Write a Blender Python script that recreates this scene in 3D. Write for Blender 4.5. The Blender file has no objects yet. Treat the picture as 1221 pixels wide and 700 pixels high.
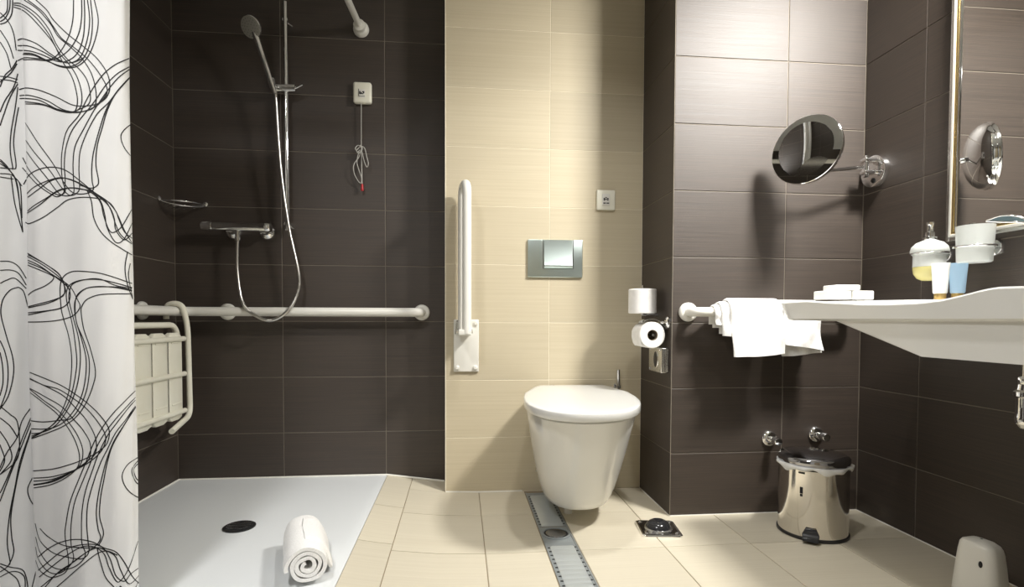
import bpy, bmesh, math, random
from mathutils import Vector, Matrix
from mathutils.bvhtree import BVHTree
random.seed(7)
PI = math.pi
SC = bpy.context.scene
COL = SC.collection

# ------------------------------------------------------------------ room measures (metres)
XL, XR = -1.2362, 1.5677          # left and right wall
YS, YM, YB = 2.4622, 2.3089, 1.9597   # shower wall, pale wall, block beside the toilet
XB, XM = 0.8003, -0.0633          # block side, left end of the pale wall
YF = -0.75                        # wall behind the camera
ZC = 2.45                         # ceiling
RAIL_Z = 0.783

# ------------------------------------------------------------------ camera
YAW, PITCH, ROLL, FPX, CYPX = 0.0964, -0.0300, 0.0030, 636.41, 399.85
CAM = Vector((0, 0, 0.7536))
FWD = Vector((math.sin(YAW)*math.cos(PITCH), math.cos(YAW)*math.cos(PITCH), math.sin(PITCH)))
_r = Vector((math.cos(YAW), -math.sin(YAW), 0)); _u = _r.cross(FWD)
RGT = math.cos(ROLL)*_r + math.sin(ROLL)*_u
UPV = -math.sin(ROLL)*_r + math.cos(ROLL)*_u
cd = bpy.data.cameras.new('camera'); cam = bpy.data.objects.new('camera', cd); COL.objects.link(cam)
cam.matrix_world = Matrix(((RGT.x, UPV.x, -FWD.x, CAM.x), (RGT.y, UPV.y, -FWD.y, CAM.y), (RGT.z, UPV.z, -FWD.z, CAM.z), (0, 0, 0, 1)))
cd.sensor_width = 36.0; cd.lens = FPX*36.0/1221.0
cd.shift_y = (CYPX-350.0)/1221.0
cd.clip_start = 0.02
SC.camera = cam
# ------------------------------------------------------------------ world, lights, exposure
w = bpy.data.worlds.new('world'); SC.world = w; w.use_nodes = True
w.node_tree.nodes['Background'].inputs[0].default_value = (0.9, 0.95, 1, 1)
w.node_tree.nodes['Background'].inputs[1].default_value = 0.05
def area(name, loc, target, sx, sy, power, col, disk=False):
    d = bpy.data.lights.new(name, 'AREA'); d.shape = 'ELLIPSE' if disk else 'RECTANGLE'
    d.size, d.size_y, d.energy, d.color = sx, sy, power, col
    o = bpy.data.objects.new(name, d); COL.objects.link(o); o.location = loc
    o.rotation_euler = (Vector(target)-Vector(loc)).to_track_quat('-Z', 'Y').to_euler()
    return o
l = area('mirror_lamp_light', (1.46, 1.12, 2.24), (1.08, 1.96, 1.15), 0.40, 0.16, 38, (1.0, 0.972, 0.92)); l.data.spread = math.radians(118)
l = area('ceiling_light_toilet', (0.45, 1.30, 2.43), (0.45, 1.28, 0), 0.12, 0.12, 6.6, (1.0, 0.99, 0.97), True); l.data.spread = math.radians(120)
l = area('curtain_fill_light', (-0.78, 0.26, 2.43), (-0.78, 0.5, 0), 0.25, 0.25, 22, (1.0, 0.99, 0.98), True); l.data.spread = math.radians(140)  # added fill that brightens the curtain; no ceiling lamp is known here
vs = SC.view_settings
vs.view_transform = 'Standard'; vs.look = 'None'; vs.gamma = 1.0; vs.use_curve_mapping = False
vs.exposure = 0.05

# ------------------------------------------------------------------ materials
def lin(c):
    return tuple((x/255/12.92 if x/255 <= 0.04045 else ((x/255+0.055)/1.055)**2.4) for x in c)
def mat(name, col, rough=0.5, metal=0.0, **kw):
    m = bpy.data.materials.new(name); m.use_nodes = True
    b = m.node_tree.nodes['Principled BSDF']
    b.inputs['Base Color'].default_value = (*col, 1)
    b.inputs['Roughness'].default_value = rough
    b.inputs['Metallic'].default_value = metal
    for k, v in kw.items():
        b.inputs[k.replace('_', ' ')].default_value = v
    return m
def nodes(m):
    nt = m.node_tree
    def N(t, **kw):
        n = nt.nodes.new(t)
        for k, v in kw.items(): setattr(n, k, v)
        return n
    return nt, N, nt.nodes['Principled BSDF'], nt.links.new
def add_noise(m, c1, c2, scale=(1, 1, 1), nscale=5, detail=4, bump=0.0, bump_d=0.001, rough=None, vary=True, lo=0.35, hi=0.65):
    nt, N, b, L = nodes(m)
    tc = N('ShaderNodeTexCoord'); oi = N('ShaderNodeObjectInfo')
    add = N('ShaderNodeVectorMath', operation='ADD'); mul = N('ShaderNodeVectorMath', operation='MULTIPLY')
    sc = N('ShaderNodeVectorMath', operation='SCALE'); sc.inputs['Scale'].default_value = 13.0 if vary else 0.0
    comb = N('ShaderNodeCombineXYZ')
    for i in range(3): L(oi.outputs['Random'], comb.inputs[i])
    L(comb.outputs[0], sc.inputs[0]); L(tc.outputs['Object'], add.inputs[0]); L(sc.outputs[0], add.inputs[1])
    L(add.outputs[0], mul.inputs[0]); mul.inputs[1].default_value = scale
    n = N('ShaderNodeTexNoise'); n.inputs['Scale'].default_value = nscale; n.inputs['Detail'].default_value = detail
    L(mul.outputs[0], n.inputs['Vector'])
    r = N('ShaderNodeValToRGB'); r.color_ramp.elements[0].position = lo; r.color_ramp.elements[1].position = hi
    r.color_ramp.elements[0].color = (*c1, 1); r.color_ramp.elements[1].color = (*c2, 1)
    L(n.outputs['Fac'], r.inputs[0])
    if vary:
        hs = N('ShaderNodeHueSaturation'); mr = N('ShaderNodeMapRange'); mr.inputs[3].default_value = 0.93; mr.inputs[4].default_value = 1.07
        L(oi.outputs['Random'], mr.inputs[0]); L(mr.outputs[0], hs.inputs['Value']); L(r.outputs[0], hs.inputs['Color']); L(hs.outputs[0], b.inputs['Base Color'])
    else: L(r.outputs[0], b.inputs['Base Color'])
    if bump:
        bp = N('ShaderNodeBump'); bp.inputs['Strength'].default_value = bump; bp.inputs['Distance'].default_value = bump_d
        L(n.outputs['Fac'], bp.inputs['Height']); L(bp.outputs[0], b.inputs['Normal'])
    if rough:
        mr = N('ShaderNodeMapRange'); mr.inputs[3].default_value, mr.inputs[4].default_value = rough
        L(n.outputs['Fac'], mr.inputs[0]); L(mr.outputs[0], b.inputs['Roughness'])
    return m
M = {}
M['dark'] = add_noise(mat('dark_tile', (0.05, 0.04, 0.03), 0.34, 0, Specular_IOR_Level=0.85), lin((49, 40, 33)), lin((64, 53, 44)), (1.0, 1.0, 150), 3, 3, 0.35, 0.0010, (0.52, 0.66))
M['cream'] = add_noise(mat('cream_tile', (0.6, 0.5, 0.35), 0.45), lin((190, 178, 151)), lin((202, 191, 166)), (0.8, 0.8, 75), 2.6, 5, 0.12, 0.0008, (0.42, 0.55), True, 0.2, 0.85)
M['floor'] = add_noise(mat('floor_tile', (0.6, 0.5, 0.35), 0.45), lin((207, 198, 177)), lin((218, 210, 190)), (0.8, 60, 1), 2.6, 5, 0.12, 0.0008, (0.40, 0.52), True, 0.2, 0.85)
M['grout_dark'] = mat('grout_grey', lin((134, 126, 114)), 0.8)
M['grout_pale'] = mat('grout_pale', lin((236, 228, 208)), 0.8)
M['grout_floor'] = mat('grout_floor', lin((150, 136, 112)), 0.9)
M['plaster'] = add_noise(mat('white_plaster', (0.8, 0.8, 0.78), 0.9), (0.78, 0.78, 0.76), (0.82, 0.82, 0.8), nscale=8, bump=0.05)
M['ceramic'] = mat('white_ceramic', lin((232, 232, 229)), 0.16, 0, Coat_Weight=0.3, Coat_Roughness=0.05)
M['tray'] = mat('white_tray', lin((226, 229, 230)), 0.35)
M['sealant'] = mat('white_sealant', lin((240, 238, 230)), 0.5)
M['plastic'] = mat('white_plastic', lin((232, 230, 222)), 0.3)
M['ivory'] = add_noise(mat('ivory_plastic', (0.7, 0.7, 0.6), 0.4), lin((236, 233, 216)), lin((243, 241, 226)), nscale=9, vary=False)
M['chrome'] = mat('chrome', (0.86, 0.86, 0.86), 0.07, 1)
M['chrome_sat'] = mat('satin_chrome', (0.72, 0.72, 0.7), 0.26, 1)
M['flush'] = mat('cool_chrome', lin((208, 222, 220)), 0.3, 1)
M['steel'] = mat('polished_steel', (0.82, 0.79, 0.74), 0.11, 1)
M['grate'] = mat('brushed_steel', (0.33, 0.36, 0.37), 0.42, 0.35)
M['slat'] = mat('pressed_steel', (0.6, 0.64, 0.65), 0.3, 0.6)
M['gold'] = mat('gold_trim', lin((232, 208, 150)), 0.22, 1)
M['mirror'] = mat('mirror_glass', (0.88, 0.89, 0.88), 0.0, 1)
M['cord'] = mat('grey_cord', lin((188, 186, 180)), 0.6)
M['hose'] = mat('ribbed_hose', (0.74, 0.72, 0.68), 0.28, 1)
M['black'] = mat('black_rubber', (0.012, 0.012, 0.013), 0.4)
M['blackgloss'] = mat('black_gloss', (0.02, 0.02, 0.022), 0.14)
M['lid'] = mat('dark_chrome_lid', (0.42, 0.42, 0.44), 0.1, 1)
M['red'] = mat('red_plastic', lin((190, 40, 48)), 0.4)
M['paper'] = add_noise(mat('tissue_paper', (0.8, 0.8, 0.8), 0.95), lin((232, 230, 226)), lin((242, 240, 237)), nscale=40, bump=0.2, vary=False)
M['core'] = mat('cardboard_core', lin((120, 108, 92)), 0.9)
M['towel'] = add_noise(mat('terry_towel', (0.85, 0.85, 0.85), 0.95, 0, Sheen_Weight=0.3), lin((240, 239, 236)), lin((250, 249, 247)), nscale=260, detail=2, bump=0.45, bump_d=0.002, vary=False)
M['curtain'] = add_noise(mat('curtain_cloth', (0.8, 0.8, 0.8), 0.75), lin((240, 240, 239)), lin((246, 246, 245)), (1, 1, 0.7), 6, 3, 0.25, 0.006, vary=False)
M['print'] = mat('black_print', lin((20, 20, 22)), 0.7)
M['frost'] = mat('frosted_glass', lin((240, 243, 240)), 0.35, 0, Transmission_Weight=0.35)
M['liquid'] = mat('yellow_soap', lin((244, 234, 160)), 0.2, 0, Transmission_Weight=0.25)
M['clearplastic'] = mat('smoky_blue_plastic', lin((150, 176, 184)), 0.1, 0, Transmission_Weight=0.5)
M['tubewhite'] = mat('white_tube_plastic', lin((244, 243, 238)), 0.35)
M['tubeblue'] = mat('blue_tube_plastic', lin((168, 200, 226)), 0.35)
M['goldcap'] = mat('gold_cap', lin((206, 176, 112)), 0.3, 0.6)
M['bag'] = mat('white_bag_film', lin((236, 236, 234)), 0.4)
M['light_wood'] = mat('door_laminate', lin((196, 180, 150)), 0.5)

# ------------------------------------------------------------------ mesh helpers
def wloc(o):
    v = Vector((0, 0, 0))
    while o: v += o.location; o = o.parent
    return v
class MB:
    def __init__(s): s.v = []; s.f = []
    def add(s, vs, fs):
        n = len(s.v); s.v += [Vector(v) for v in vs]; s.f += [tuple(i+n for i in f) for f in fs]; return s
    def box(s, a, b, ch=0.0):
        (x0, y0, z0), (x1, y1, z1) = a, b
        if not ch:
            return s.add([(x0,y0,z0),(x1,y0,z0),(x1,y1,z0),(x0,y1,z0),(x0,y0,z1),(x1,y0,z1),(x1,y1,z1),(x0,y1,z1)],
                         [(0,3,2,1),(4,5,6,7),(0,1,5,4),(1,2,6,5),(2,3,7,6),(3,0,4,7)])
        bm = bmesh.new(); bmesh.ops.create_cube(bm, size=1)
        for v in bm.verts: v.co = Vector(((x0+x1)/2+v.co.x*(x1-x0), (y0+y1)/2+v.co.y*(y1-y0), (z0+z1)/2+v.co.z*(z1-z0)))
        bmesh.ops.bevel(bm, geom=bm.edges[:], offset=ch, segments=3, profile=0.5, affect='EDGES')
        return s.bm(bm)
    def bm(s, bm, mtx=None):
        bm.verts.index_update()
        s.add([(mtx @ v.co if mtx else v.co) for v in bm.verts], [[v.index for v in f.verts] for f in bm.faces]); bm.free(); return s
    def rings(s, rings, close_u=True, cap0=True, cap1=True, close_v=False):
        n = len(rings[0]); vs = [p for r in rings for p in r]; fs = []
        R = len(rings)
        for i in range(R if close_v else R-1):
            for j in range(n if close_u else n-1):
                a = i*n+j; b = i*n+(j+1) % n; c = ((i+1) % R)*n+(j+1) % n; d = ((i+1) % R)*n+j
                fs.append((a, b, c, d))
        if cap0 and close_u and not close_v: fs.append(tuple(reversed(range(n))))
        if cap1 and close_u and not close_v: fs.append(tuple(range((R-1)*n, R*n)))
        return s.add(vs, fs)
    def tube(s, path, r, n=12, closed=False, caps=True):
        P = [Vector(p) for p in path]; m = len(P); rs = r if isinstance(r, (list, tuple)) else [r]*m
        T = []
        for i in range(m):
            a = P[(i-1) % m] if (closed or i > 0) else P[i]; b = P[(i+1) % m] if (closed or i < m-1) else P[i]
            T.append((b-a).normalized())
        ref = Vector((0, 0, 1)) if abs(T[0].z) < 0.9 else Vector((1, 0, 0))
        u = (ref - T[0]*ref.dot(T[0])).normalized(); rings = []
        for i in range(m):
            u = (u - T[i]*u.dot(T[i])).normalized(); v = T[i].cross(u)
            rings.append([P[i]+rs[i]*(math.cos(2*PI*k/n)*u+math.sin(2*PI*k/n)*v) for k in range(n)])
        return s.rings(rings, True, caps, caps, closed)
    def lathe(s, prof, o=(0, 0, 0), ax=(0, 0, 1), n=32, sx=1.0, sy=1.0):
        a = Vector(ax).normalized(); ref = Vector((0, 0, 1)) if abs(a.z) < 0.9 else Vector((1, 0, 0))
        u = (ref - a*ref.dot(a)).normalized(); v = a.cross(u); o = Vector(o)
        cl = abs(prof[0][0]-prof[-1][0]) < 1e-6 and abs(prof[0][1]-prof[-1][1]) < 1e-6
        return s.rings([[o+a*h+max(r, 1e-5)*(math.cos(2*PI*k/n)*u*sx+math.sin(2*PI*k/n)*v*sy) for k in range(n)] for r, h in (prof[:-1] if cl else prof)], True, not cl, not cl, cl)
    def build(s, name, m, parent=None, smooth=40, bevel=0, origin=None, subsurf=0):
        me = bpy.data.meshes.new(name)
        if parent is not None: off = wloc(parent)
        elif origin is not None: off = Vector(origin)
        else:
            xs = [v.x for v in s.v]; ys = [v.y for v in s.v]
            off = Vector(((min(xs)+max(xs))/2, (min(ys)+max(ys))/2, min(v.z for v in s.v)))
        me.from_pydata([v-off for v in s.v], [], s.f)
        bm = bmesh.new(); bm.from_mesh(me); bmesh.ops.remove_doubles(bm, verts=bm.verts, dist=1e-6)
        bmesh.ops.recalc_face_normals(bm, faces=bm.faces); bm.to_mesh(me); bm.free()
        if smooth:
            me.polygons.foreach_set('use_smooth', [True]*len(me.polygons)); me.set_sharp_from_angle(angle=math.radians(smooth))
        me.materials.append(m)
        o = bpy.data.objects.new(name, me); COL.objects.link(o)
        if parent is not None: o.parent = parent
        else: o.location = off
        if bevel:
            b = o.modifiers.new('bevel', 'BEVEL'); b.width = bevel; b.segments = 3; b.limit_method = 'ANGLE'; b.angle_limit = math.radians(35)
        if subsurf:
            b = o.modifiers.new('sub', 'SUBSURF'); b.levels = subsurf; b.render_levels = subsurf
        return o
def tag(o, label, cat, group=None, kind=None):
    if label: o['label'] = label
    if cat: o['category'] = cat
    if group: o['group'] = group
    if kind: o['kind'] = kind
    return o
def thing(name, loc, label, cat, group=None):
    o = bpy.data.objects.new(name, None); COL.objects.link(o); o.location = loc; o.empty_display_size = 0.05
    return tag(o, label, cat, group)
def cat_rom(pts, n=8, closed=False):
    P = [Vector(p) for p in pts]; out = []; m = len(P)
    for i in range(m if closed else m-1):
        g = lambda k: P[k % m] if closed else P[max(0, min(m-1, k))]
        a, b, c, d = g(i-1), g(i), g(i+1), g(i+2)
        for k in range(n):
            t = k/n
            out.append(0.5*((2*b)+(c-a)*t+(2*a-5*b+4*c-d)*t*t+(3*b-a-3*c+d)*t**3))
    if not closed: out.append(P[-1])
    return out
def bend_path(pts, rad, n=8):
    """poly-line with rounded corners"""
    P = [Vector(p) for p in pts]; out = [P[0]]
    for i in range(1, len(P)-1):
        a = (P[i-1]-P[i]); b = (P[i+1]-P[i]); r = min(rad, a.length*0.49, b.length*0.49)
        p0 = P[i]+a.normalized()*r; p1 = P[i]+b.normalized()*r
        for k in range(n+1):
            t = k/n; out.append(p0*(1-t)**2+P[i]*2*t*(1-t)+p1*t*t)
    out.append(P[-1]); return out
def rrect(cx, cy, hx, hy, r, n=6):
    out = []
    for (sx, sy, a0) in ((1, 1, 0), (-1, 1, 90), (-1, -1, 180), (1, -1, 270)):
        for k in range(n+1):
            a = math.radians(a0+90*k/n); out.append((cx+sx*(hx-r)+r*math.cos(a), cy+sy*(hy-r)+r*math.sin(a)))
    return out

# ------------------------------------------------------------------ room shell
T = 0.012   # tile thickness
G = 0.0022  # how far the grout lies behind the tile faces
J = 0.0032  # joint width
def slab(name, a, b, m):
    o = MB().box(a, b).build(name, m, None, smooth=0, origin=(0, 0, 0)); o['kind'] = 'structure'; return o
tile_meshes = {}
def tile_box(dx, dy, dz, m, out):
    """tile mesh centred on its own middle with a small chamfer at its outward face"""
    key = (round(dx, 4), round(dy, 4), round(dz, 4), m.name, out)
    if key in tile_meshes: return tile_meshes[key]
    c = 0.0012; axis = 'xyz'.index(out[1]); sg = 1 if out[0] == '+' else -1
    d = [dx/2, dy/2, dz/2]; oth = [i for i in range(3) if i != axis]
    def ring(h, ins):
        r = []
        for su, sv in ((-1, -1), (1, -1), (1, 1), (-1, 1)):
            p = [0, 0, 0]; p[axis] = h; p[oth[0]] = su*(d[oth[0]]-ins); p[oth[1]] = sv*(d[oth[1]]-ins); r.append(tuple(p))
        return r
    mb = MB().rings([ring(-sg*d[axis], 0), ring(sg*(d[axis]-c*0.7), 0), ring(sg*d[axis], c)], True, False, True)
    me = bpy.data.meshes.new('tile'); me.from_pydata([tuple(v) for v in mb.v], [], mb.f)
    bm = bmesh.new(); bm.from_mesh(me); bmesh.ops.recalc_face_normals(bm, faces=bm.faces)
    # open at the back: make sure the front face looks outward
    f = max(bm.faces, key=lambda f: sg*f.calc_center_median()[axis])
    if f.normal[axis]*sg < 0: bmesh.ops.reverse_faces(bm, faces=bm.faces)
    bm.to_mesh(me); bm.free(); me.materials.append(m); tile_meshes[key] = me
    return me
def tiles(parent, out, face, us, vs_, m, J=J):
    """tiles on a plane: out such as '-y'; us along the wall, vs_ upward"""
    axis = out[1]; sg = 1 if out[0] == '+' else -1
    for u0, u1 in zip(us, us[1:]):
        for v0, v1 in zip(vs_, vs_[1:]):
            du, dv = u1-u0-J, v1-v0-J
            if du < 0.01 or dv < 0.01: continue
            uc, vc = (u0+u1)/2, (v0+v1)/2
            fc = face - sg*T/2
            if axis == 'y': me = tile_box(du, T, dv, m, out); loc = (uc, fc, vc)
            elif axis == 'x': me = tile_box(T, du, dv, m, out); loc = (fc, uc, vc)
            else: me = tile_box(du, dv, T, m, out); loc = (uc, vc, fc)
            o = bpy.data.objects.new('tile', me); COL.objects.link(o); o.parent = parent; o.location = loc
def rows(o0, z1=ZC, z0=0.0):
    r = [z0]; n = 1
    while n*0.25+o0 < z1-0.02: r.append(n*0.25+o0); n += 1
    return [z for z in r if z >= z0]+[z1]
def steps(a, b, w, first=None):
    s = [a]; x = a+(first if first else w)
    while x < b-0.015: s.append(x); x += w
    return s+[b]

wall_back = slab('wall_back', (XL-0.1, YS+G, -0.1), (XM+0.15, YS+0.12, ZC), M['grout_dark'])
tiles(wall_back, '-y', YS, steps(XL, XM+0.06, 0.45), rows(-0.008), M['dark'])
wall_left = slab('wall_left', (XL-0.12, YF, -0.1), (XL-G, YS+0.1, ZC), M['grout_dark'])
tiles(wall_left, '+x', XL, sorted([YS-0.45*k for k in range(8)] + [YF]), rows(-0.008), M['dark'])
wall_center = slab('wall_center', (XM+0.001, YM+0.0009, -0.1), (XB+0.1, YS+0.12, ZC), M['grout_pale'])
tiles(wall_center, '-y', YM, steps(XM, XB, 0.45), rows(-0.0106), M['cream'], 0.0014)
wall_corner = slab('wall_corner', (XB+G, YB+G, -0.1), (XR+0.1, YS+0.12, ZC), M['grout_dark'])
tiles(wall_corner, '-y', YB, [XB, 1.2483, XR], rows(-0.0083), M['dark'])
tiles(wall_corner, '-x', XB, [YB, YM], rows(-0.0083), M['dark'])
wall_right = slab('wall_right', (XR+G, YF, -0.1), (XR+0.12, YS+0.1, ZC), M['grout_dark'])
tiles(wall_right, '-x', XR, sorted([YB, YB-0.2724] + [YB-0.2724-0.45*k for k in range(1, 6)] + [YF]), rows(-0.0083), M['dark'])
wall_front = slab('wall_front', (XL-0.1, YF-0.12, -0.1), (XR+0.1, YF, ZC), M['plaster'])
ceiling = slab('ceiling', (XL-0.1, YF-0.1, ZC), (XR+0.1, YS+0.1, ZC+0.1), M['plaster'])
# door behind the camera
door = bpy.data.objects.new('door_1', None); COL.objects.link(door); door.location = (0.1, YF, 0); door['kind'] = 'structure'
MB().box((-0.32, YF+0.002, 0.005), (0.52, YF+0.03, 2.05), 0.004).build('door_leaf', M['light_wood'], door)
for x0, x1, z0, z1 in ((-0.40, -0.325, 0, 2.13), (0.525, 0.60, 0, 2.13), (-0.324, 0.524, 2.055, 2.13)):
    MB().box((x0, YF+0.002, z0), (x1, YF+0.04, z1), 0.003).build('door_frame', M['plaster'], door)
MB().tube(bend_path([(0.45, YF+0.03, 1.02), (0.45, YF+0.08, 1.02), (0.33, YF+0.08, 1.02)], 0.02), 0.009).build('door_handle', M['chrome_sat'], door)

# floor: main slab, tiles, and the strip that climbs to the shower tray
TX, TZ = -0.332, 0.042            # edge of the shower tray and its height
def fz(x): return TZ*max(0.0, (0.08-x)/0.412)**2
floor = slab('floor', (TX+0.001, YF, -0.12), (XR+0.1, YS+0.1, -G), M['grout_floor'])
fx = [-0.2187, 0.0798, 0.3783, 0.6768, 0.9753, 1.2738, XR]
fy = [2.028-0.3335*k for k in range(9)]
fy = sorted([YM] + fy + [YF])
DX0, DX1, DY0, DY1 = 0.279, 0.391, 1.05, 2.285    # cut-out of the floor channel
DTH = 0.0
for i, (a, b) in enumerate(zip(fx, fx[1:])):
    if a < DX0 < b:   # column that the channel passes through
        for u0, u1 in ((a, DX0), (DX1, 0.6768)):
            tiles(floor, '+z', 0.0, [u0, u1], [y for y in fy if y >= DY1-0.6 or y < DY1], M['floor'])
        tiles(floor, '+z', 0.0, [DX0, DX1], [YF, 0.0, 0.36, 0.69, DY0], M['floor'])
        continue
    if a < DX1 < b: continue
    if a < 0: continue
    yy = [y for y in fy]
    if a > 0.6 and a < XB: yy = [y for y in fy]
    tiles(floor, '+z', 0.0, [a, b], yy, M['floor'])
def slope_tile(x0, x1, y0, y1):
    h = J/2; mb = MB(); xs = [x0+h, (x0+x1)/2, x1-h]
    n = len(xs); vs_ = []; fs = []
    for x in xs: vs_ += [(x, y0+h, fz(x)), (x, y1-h, fz(x))]
    for x in xs: vs_ += [(x, y0+h, fz(x)-T), (x, y1-h, fz(x)-T)]
    for k in range(n-1):
        fs.append((2*k, 2*k+2, 2*k+3, 2*k+1)); fs.append((2*n+2*k, 2*k, 2*k+2, 2*n+2*k+2)); fs.append((2*k+1, 2*k+3, 2*n+2*k+3, 2*n+2*k+1))
    fs.append((0, 1, 2*n+1, 2*n)); fs.append((2*n-2, 2*n-1, 4*n-1, 4*n-2))
    mb.add(vs_, fs); mb.build('tile', M['floor'], floor, smooth=30)
fys = sorted([YF] + [2.075-0.3335*k for k in range(9)] + [YS-0.001])
mb = MB(); xs = [TX+(0.081-TX)*k/8 for k in range(9)]
mb.rings([[(x, YF, -0.03), (x, YF, fz(x)-G), (x, YS, fz(x)-G), (x, YS, -0.03)] for x in xs]); mb.build('grout_bed', M['grout_floor'], floor, smooth=30)
for y0, y1 in zip(fys, fys[1:]): slope_tile(TX, -0.2187, y0, y1)
for y0, y1 in zip(fy, fy[1:]): slope_tile(-0.2187, 0.0798, y0, y1)
slope_tile(-0.2187, XM, YM, YS-0.001)
# pale joint of sealant along the pale wall, and under the block
tr = MB().tube([(XM, YM-0.002, fz(XM)+0.001), (0.08, YM-0.002, 0.001), (0.27, YM-0.002, 0.001)], 0.003, 6).build('trim_1', M['sealant']); tr['kind'] = 'structure'
tr = MB().tube([(XB-0.001, YM-0.004, 0.001), (XB-0.001, YB-0.001, 0.001), (XR-0.002, YB-0.001, 0.001), (XR-0.002, 0.0, 0.001)], 0.0025, 6).build('trim_2', M['sealant']); tr['kind'] = 'structure'
tr = MB().tube([(XB-0.0005, YB-0.0005, 0.004), (XB-0.0005, YB-0.0005, ZC-0.002)], 0.0016, 6).build('trim_3', M['grout_dark']); tr['kind'] = 'structure'
tr = MB().tube([(XM-0.0005, YM-0.0005, 0.006), (XM-0.0005, YM-0.0005, ZC-0.002)], 0.0022, 6).build('trim_4', M['grout_pale']); tr['kind'] = 'structure'

# ------------------------------------------------------------------ shower tray
tray = thing('shower_tray', (-0.78, 1.86, 0), 'flat white shower tray in the tiled corner with a round black drain', 'shower tray')
y0, y1, x0, x1 = 1.22, YS-0.002, XL+0.002, TX-0.001
mb = MB(); out = rrect((x0+x1)/2, (y0+y1)/2, (x1-x0)/2, (y1-y0)/2, 0.006, 3); inn = rrect((x0+x1)/2, (y0+y1)/2, (x1-x0)/2-0.004, (y1-y0)/2-0.004, 0.006, 3)
mid = rrect((x0+x1)/2, (y0+y1)/2, (x1-x0)/2-0.035, (y1-y0)/2-0.035, 0.03, 3)
mb.rings([[(x, y, -0.01) for x, y in out], [(x, y, TZ-0.002) for x, y in out], [(x, y, TZ) for x, y in inn], [(x, y, TZ) for x, y in mid],
          [(-0.76+(x+0.76)*0.09, 1.895+(y-1.895)*0.09, TZ-0.006) for x, y in mid]]).build('basin', M['tray'], tray, smooth=35)
dc = (-0.757, 1.897, TZ-0.006)
MB().lathe([(0.052, -0.002), (0.052, 0.004), (0.046, 0.0065), (0.044, 0.005), (0, 0.005)], dc, n=36).build('drain_rim', M['black'], tray)
for k in range(5):
    a = (k-2)*0.016
    l = math.sqrt(0.04**2-a*a)
    MB().box((dc[0]-l, dc[1]+a-0.003, dc[2]+0.004), (dc[0]+l, dc[1]+a+0.003, dc[2]+0.0085), 0.001).build('drain_bar', M['lid'], tray)
mb = MB().tube([(XL+0.003, y0, TZ+0.001), (XL+0.003, YS-0.004, TZ+0.001), (x1, YS-0.004, TZ+0.001), (XM-0.01, YS-0.004, fz(XM)+0.002)], 0.0045, 6)
mb.build('sealant', M['sealant'], tray)

# ------------------------------------------------------------------ toilet
TZL = 0.466
def wc_outline(yf, hw, cx, yb=YM-0.004, n=44, p=2.25, bk=None, shear=0.115):
    """D-shaped plan: elliptical front, nearly straight sides to the wall; leans to the right towards the back"""
    L_ = min(0.36, (yb-yf)*0.55); pts = []
    for k in range(n+1):
        t = PI*k/n; c, s_ = math.cos(t), math.sin(t)
        x = hw*math.copysign(abs(c)**(2/p), c); y = yf+L_*(1-abs(s_)**(2/p))
        pts.append((x, y))
    hb = bk if bk else hw*0.84
    pts += [(-hw*0.985, yf+L_+0.10), (-hb, yb-0.05), (-hb*0.86, yb), (0, yb), (hb*0.86, yb), (hb, yb-0.05), (hw*0.985, yf+L_+0.10)]
    return [(cx+x+shear*(y-1.9), y) for x, y in pts]
wc = thing('toilet', (0.44, 2.1, 0.06), 'white wall-hung toilet with closed lid on the cream tiled wall', 'toilet')
CX = 0.437
secs = [(0.436, 1.612, 0.197, 0.165), (0.43, 1.606, 0.200, 0.17), (0.36, 1.648, 0.191, 0.168), (0.28, 1.697, 0.179, 0.166), (0.20, 1.750, 0.165, 0.160), (0.14, 1.792, 0.152, 0.15), (0.10, 1.822, 0.141, 0.14), (0.078, 1.843, 0.131, 0.13), (0.069, 1.865, 0.115, 0.115), (0.067, 1.95, 0.07, 0.07)]
mb = MB().rings([[(x, y, z) for x, y in wc_outline(yf, hw, CX, p=2.3, bk=bk)] for z, yf, hw, bk in reversed(secs)])
mb.build('bowl', M['ceramic'], wc, smooth=60)
def lidring(z, ins): return [(x, y, z) for x, y in wc_outline(1.582+ins, 0.210-ins, CX, YM-0.03-ins, p=2.35, bk=0.165-ins)]
MB().rings([lidring(0.4362, 0.024), lidring(0.4362, 0.020), lidring(0.4385, 0.018), lidring(0.4405, 0.020)]).build('seat', M['ceramic'], wc, smooth=50)
mb = MB().rings([lidring(0.4408, 0.006), lidring(0.4408, 0.0015), lidring(0.4425, 0.0), lidring(0.4645, 0.0), lidring(0.4675, 0.0015), lidring(0.4690, 0.005), lidring(0.4697, 0.02), lidring(0.4710, 0.08), lidring(0.472, 0.15)])
mb.build('lid', M['ceramic'], wc, smooth=50)
for sx in (-0.08, 0.08): MB().lathe([(0.012, 0), (0.012, 0.03), (0.01, 0.033)], (CX+0.04+sx, YM-0.022, 0.436), n=16).build('hinge', M['chrome'], wc)
MB().lathe([(0.0, 0), (0.011, 0), (0.011, 0.006), (0.007, 0.008), (0, 0.008)], (0.308, 2.10, 0.155), (-1, 0, 0.05), 18).build('bolt_cover', M['chrome_sat'], wc)
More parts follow.
